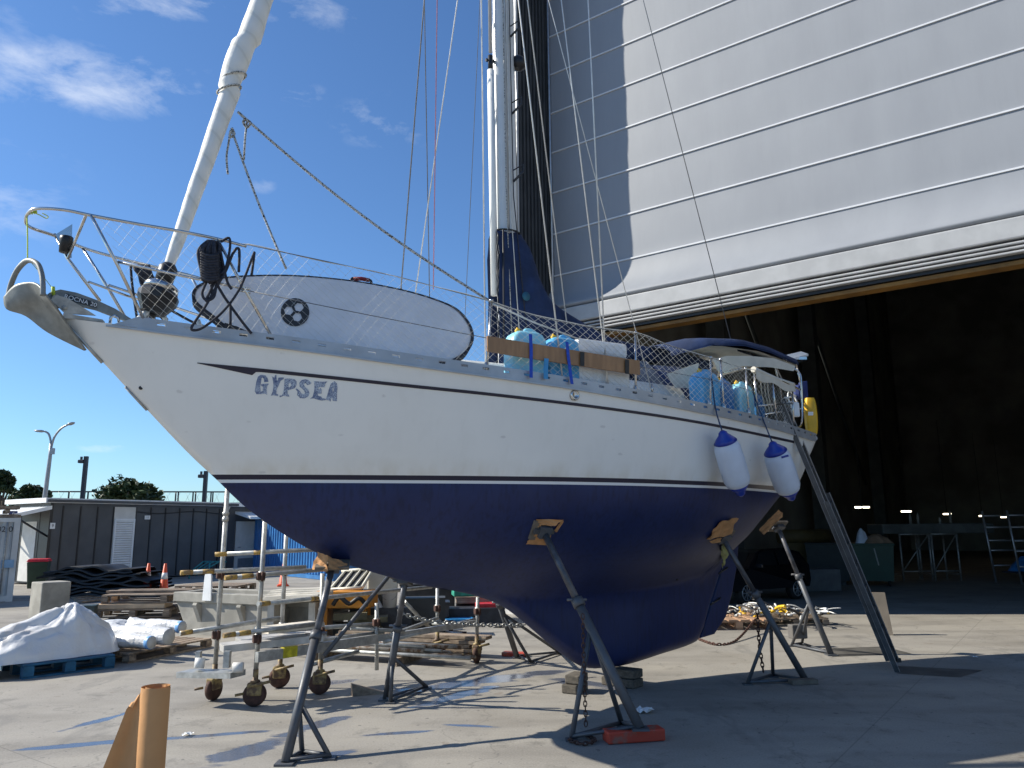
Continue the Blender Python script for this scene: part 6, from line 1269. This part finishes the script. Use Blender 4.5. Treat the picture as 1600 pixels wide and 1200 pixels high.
for a_ in (((1395, 1040), (1536, 1047), (1500, 1058), (1402, 1052)), ((1292, 1013), (1380, 1010), (1424, 1021), (1300, 1026))):
    c = MB(); c.add([G(*q, .004) for q in a_], [(0, 1, 2, 3)]); tag(build('pavement_patch', c, M('darker slab', (.10, .095, .085), .6, 0, .3, 3)), kind='structure')  # flat quads in a darker slab tone by the ladder and stand feet
# ------------------------------------------------------------------ inside and beside the shed
# dark car behind the rudder
w1, w2 = G(1168, 945), G(1247, 936.5); cd = (w2-w1).normalized(); cn = V((cd.y, -cd.x, 0)); wbs = (w2-w1).length; K = wbs/2.65
car = thing('car', (w1+w2)/2, 'black car parked inside the shed behind the rudder', 'car'); CARP = M('black car paint', (.006, .006, .008), .18, 0, .1, 3, coat=.6)
def CPx(x, y, z): return w1+cd*(x*K)-cn*(y*K)+V((0, 0, z*K))
side = [(-.75, .42), (-.85, .62), (-.82, .85), (-.65, .98), (.2, 1.08), (.75, 1.52), (1.2, 1.62), (2.4, 1.62), (3.1, 1.5), (3.45, 1.05), (3.5, .6), (3.4, .38)]
c = MB(); rows = []
for y, sx, top in ((-.02, .985, .97), (0.03, 1, 1), (1.72, 1, 1), (1.78, .985, .97)):
    row = []
    for x, z in side: tt = 1.0 if z < 1.1 else 0; ins = 0 if z < 1.1 else .16*(z-1.1)/.5; row.append(CPx(1.32+(x-1.32)*sx, y+(ins if y < .9 else -ins), z))
    rows.append(row+[row[0]])
c.grid(rows, False); m_ = len(side)+1
for r_ in (0, 3): c.f.append([r_*m_+k for k in range(len(side))]); c.sm.append(False); c.mi.append(0)
build('body', c, CARP, car, bevel=.03)
c = MB(); c.prism([CPx(x, -.03+(.13 if z > 1.2 else 0), z) for x, z in ((.45, 1.12), (.85, 1.5), (1.6, 1.55), (1.6, 1.12))], cn*.01); c.prism([CPx(x, -.03+(.13 if z > 1.2 else 0), z) for x, z in ((1.7, 1.12), (1.7, 1.55), (2.5, 1.54), (2.9, 1.14))], cn*.01)
c.add([CPx(.24, .25, 1.11), CPx(.24, 1.5, 1.11), CPx(.73, 1.4, 1.53), CPx(.73, .35, 1.53)], [(0, 1, 2, 3)]); build('window', c, M('car glass', (.01, .012, .014), .05, 0, .1, 2), car)
for x in (0, 2.65):
    c = MB(); p = CPx(x, .1, .34); c.lathe([(.1*K, -.11*K), (.33*K, -.11*K), (.345*K, -.08*K), (.345*K, .08*K), (.33*K, .11*K), (.1*K, .11*K)], p, cn, 24); wh = build('wheel', c, TYRE, car)
    c = MB()
    for k in range(8): a = 2*PI*k/8; u2 = cd*math.cos(a)+V((0, 0, 1))*math.sin(a); bar(c, p+cn*.115*K, p+cn*.12*K+u2*.225*K, .03*K, .02*K, cn)
    c.torus(p+cn*.11*K, .225*K, .018*K, cn, 24, 6); c.lathe([(.05*K, .1*K), (.05*K, .13*K), (.01*K, .135*K)], p, cn, 10); build('rim', c, ALU, wh)
for y in (.16, 1.58): c = MB(); c.box(CPx(-.79, y, .78), (.1*K, .3*K, .16*K), rot=Matrix((cd, -cn, V((0, 0, 1)))).transposed(), bev=.03); build('headlight', c, M('headlamp lens', (.6, .62, .65), .08), car)
c = MB(); c.box(CPx(-.845, .87, .5), (.03*K, .5*K, .11*K), rot=Matrix((cd, -cn, V((0, 0, 1)))).transposed()); build('number_plate', c, M('plate grey', (.35, .36, .35), .5), car)
for y in (-.12, 1.88): c = MB(); c.box(CPx(.62, y, 1.12), (.12*K, .2*K, .13*K), rot=Matrix((cd, -cn, V((0, 0, 1)))).transposed(), bev=.02); build('mirror', c, CARP, car)
# green skip bin full of rubbish
gb = (G(1345, 916)+G(1395, 917))/2; gd = (G(1395, 917)-G(1345, 916)).normalized(); gn = V((-gd.y, gd.x, 0)); ga_ = math.atan2(gd.y, gd.x); gw = 1.08; gc = gb+gn*.45
sk_ = thing('skip_bin', gc, 'green wheeled skip bin overflowing with rubbish inside the shed', 'bin'); GB2 = M('green skip paint', (.018, .06, .04), .5, 0, .15, 3)
c = frust(MB(), gc, (gw*.88, .85), (gw, 1.0), .15, 1.18, ga_); c.box(gc+V((0, 0, 1.19)), (gw*1.06, 1.08, .06), rz=ga_, bev=.02); build('body', c, GB2, sk_)
c = MB(); bar(c, gc-gn*.5+gd*.02+V((0, 0, 1.08)), gc-gn*.46+gd*.10+V((0, 0, .6)), .05, .02); build('label_strip', c, M('pale strip', (.5, .5, .46), .5), sk_)
for q in (-.4, .4): 
    for e_ in (-.3, .3): c = MB(); p = gc+gd*q*.9+gn*e_+V((0, 0, .075)); c.lathe([(.01, -.03), (.075, -.03), (.075, .03), (.01, .03)], p, gd, 14); build('wheel', c, TYRE, sk_)
heap('rubbish_heap', gc+gd*.05, gd, gn, .5, .42, .3, M('brown crumpled packaging', (.30, .2, .13), .8, 0, .3, 4, .5, 9), 'brown crumpled packaging heaped in the green bin', 'rubbish', 7, (.2, 0), z=1.2, n=30, wr=.35)
heap('white_rubbish', gc-gd*.28-gn*.15, gd, gn, .2, .2, .46, M('pale blue white plastic', (.62, .68, .78), .5, 0, .1, 4), 'pale plastic sheet poking up from the green bin', 'rubbish', 8, (0, 0), z=1.2, n=26, wr=.3)
sp2 = gc-gd*1.25+gn*.3; c = frust(MB(), sp2, (1.1, .8), (1.25, .95), .12, 1.2, ga_); c.box(sp2+V((0, 0, 1.21)), (1.3, 1.0, .05), rz=ga_, bev=.02); c.box(sp2+V((0, 0, .06)), (.9, .6, .11), rz=ga_); tag(build('dark_bin', c, M('near black bin paint', (.02, .028, .028), .6), loc=sp2), 'dark bin standing left of the green skip bin', 'bin')
p = G(1285, 925); c = MB(); c.box(p+V((0, .3, .3)), (1.05, .6, .58), rz=.1, bev=.02); tag(build('grey_crate', c, M('grey concrete crate', (.12, .125, .125), .8), loc=p), 'low grey block between the car and the bins', 'block')
p = G(1250, 915); c = MB(); q = AD(1262, 838, 24.5); c.tube(q+V((-.9, 0, 0)), q+V((.7, .2, 0)), .22, 14); c.box(V((q.x-.1, q.y+.1, q.z/2-.1)), (1.2, .4, q.z-.2)); tag(build('yellow_drum', c, M('dull mustard roll', (.09, .062, .018), .7), loc=V((q.x, q.y, 0))), 'dull mustard roll on a dark base behind the car', 'roll')
# benches and shelves in the gloom
for k, (x0, x1) in enumerate(((1412, 1458), (1462, 1502))):
    a, b = AD(x0, 905, 25), AD(x1, 905, 25); a.z = b.z = 0; r = thing('steel_trestle', (a+b)/2, ['steel trestle with a diagonal brace, nearer the green bin', 'steel trestle with a diagonal brace, right of its twin'][k], 'trestle', 'trestles in the shed'); c = MB(); H_ = 1.45
    for p in (a, b): c.tube(p, p+V((0, 0, H_)), .03, 6); c.tube(p+V((0, .8, 0)), p+V((0, .8, H_)), .03, 6); c.tube(p+V((0, 0, .2)), p+V((0, .8, .2)), .02, 6)
    c.tube(a+V((0, 0, H_)), b+V((0, 0, H_)), .03, 6); c.tube(a+V((0, 0, .3)), b+V((0, 0, .3)), .025, 6); c.tube(a+V((0, 0, .3)), b+V((0, 0, H_)), .02, 6); build('frame', c, GALV, r)
a, b = AD(1405, 900, 25.4), AD(1520, 900, 25.4); c = MB(); c.box(V(((a.x+b.x)/2, 25.5, 1.62)), (b.x-a.x+1.2, 1.1, .32), rz=0, bev=.04); tag(build('long_bundle', c, M('grey green wrapped bundle', (.10, .11, .105), .7, 0, .3, 2), loc=V(((a.x+b.x)/2, 25.5, 1.46))), 'long grey wrapped bundle laid across the two trestles', 'bundle')
for k, (x, h_) in enumerate(((1424, .45), (1436, .5), (1487, .6), (1470, .3))): p = AD(x, 828, 25.5); p.z = 1.78; c = MB(); c.lathe([(.04, 0), (.04, h_*.5), (.018, h_*.62), (.018, h_*.7), (.01, h_*.7)], p, (0, 0, 1), 10); tag(build('bottle', c, CONC, loc=p), ['pale bottle on the bundle, leftmost', 'pale bottle on the bundle, second from left', 'tallest pale bottle on the wrapped bundle', 'shortest pale bottle on the wrapped bundle'][k], 'bottle', 'bottles on the wrapped bundle')
a, b = G(1597, 913), G(1660, 911); dd = (b-a).normalized(); r = thing('access_tower', a, 'aluminium access tower cut by the right picture edge', 'access tower')
for q in (0, 1):
    o = V((-dd.y, dd.x, 0))*(q*.9)
    for p in (a, a+dd*1.5): c = MB(); c.tube(p+o, p+o+V((-.18 if p is a else 0, 0, 2.15)), .03, 8); build('upright', c, ALU, r)
    for z in (.5, .95, 1.25, 1.65, 2.0): c = MB(); c.tube(a+o+V((-.08*z, 0, z)), a+dd*1.5+o+V((0, 0, z)), .026, 8); build('rung', c, ALU, r)
heap('blue_sheeting', a+dd*.55+V((0, .4, 0)), dd, V((-dd.y, dd.x, 0)), .5, .45, .42, M('blue sheeting', (.03, .2, .5), .5, 0, .4, 5, .6, 8), 'bunched blue sheeting inside the access tower base', 'sheeting', 12, (0, 0), z=.35, n=26, wr=.35)
c = MB(); c.box(a+dd*.7+V((0, .4, .32)), (1.3, .8, .05), rz=math.atan2(dd.y, dd.x)); c.box(a+dd*.7+V((0, .4, .15)), (.2, .5, .3)); build('platform', c, DKS, r)
# board on end and the pallet of bits in the sunlit strip
p, q = G(1369, 992), G(1396, 993); c = MB(); hh = 60/FP*p.y*1.02; c.prism([p, q, q+V((-.05, .05, hh)), p+V((-.07, .05, hh))], V((.02, .06, 0))); tag(build('upright_board', c, PLY if False else M('raw plywood', (.2, .165, .125), .8, 0, .2, 3), loc=p), 'plywood board stood on end behind the ladder', 'board')
pa, pb_ = G(1135, 967), G(1177, 984); d = (pb_-pa).normalized(); nn = V((-d.y, d.x, 0)); L = 1.25; e = G(1180, 985); f = (G(1218, 984)-e).normalized(); pcx = e+V((-.25, .55, 0)); ang = math.atan2(-(G(1178, 985)-G(1135, 967)).y, -(G(1178, 985)-G(1135, 967)).x)
pl_ = pallet(pcx+V((-.0, .1, 0)), 1.2, 1.2, .17, ang, M('reddish pallet timber', (.42, .26, .16), .8, 0, .25, 4), 'reddish pallet of hose fittings in the sunlit strip behind the rudder'); pallet(pcx+V((1.1, .45, 0)), 1.2, 1.0, .13, .1, WOODM, 'greyer pallet of pipes right of the reddish one')
rnd = random.Random(21)
def fit(p, k):
    c = MB(); a = rnd.uniform(0, 6.28); l = rnd.uniform(.08, .42); d = V((math.cos(a), math.sin(a), rnd.uniform(-.05, .35))); r_ = rnd.uniform(.009, .026); c.path(smooth_path([p, p+d*l*.5+V((0, 0, .03)), p+d*l], 3), r_, 7); c.lathe([(r_*1.4, -.03), (r_*1.4, .03), (r_*.9, .035)], p, d, 8)
    m = [WPAINT, GALV, YEL, GALV, OFFW, BLACK][k % 6]; nm = ['white pipe fitting', 'dull galvanised pipe fitting', 'yellow hose end', 'dull galvanised pipe fitting', 'cream pipe piece', 'black hose end'][k % 6]
    tag(build('pipe_fitting', c, m, loc=p), nm+' in the jumble on the pallets behind the rudder', 'pipe fitting', 'jumbled pipe fittings on the pallets')
for k in range(90):
    q = rnd.gauss(0, .28); base = pcx+V((.55+rnd.uniform(-.95, 1.1), .2+rnd.uniform(-.45, .5), 0)); hz = .18+abs(rnd.gauss(0, .055))*(1.6 if abs(base.x-pcx.x-.5) < .4 else .7); fit(V((base.x, base.y, hz)), k)
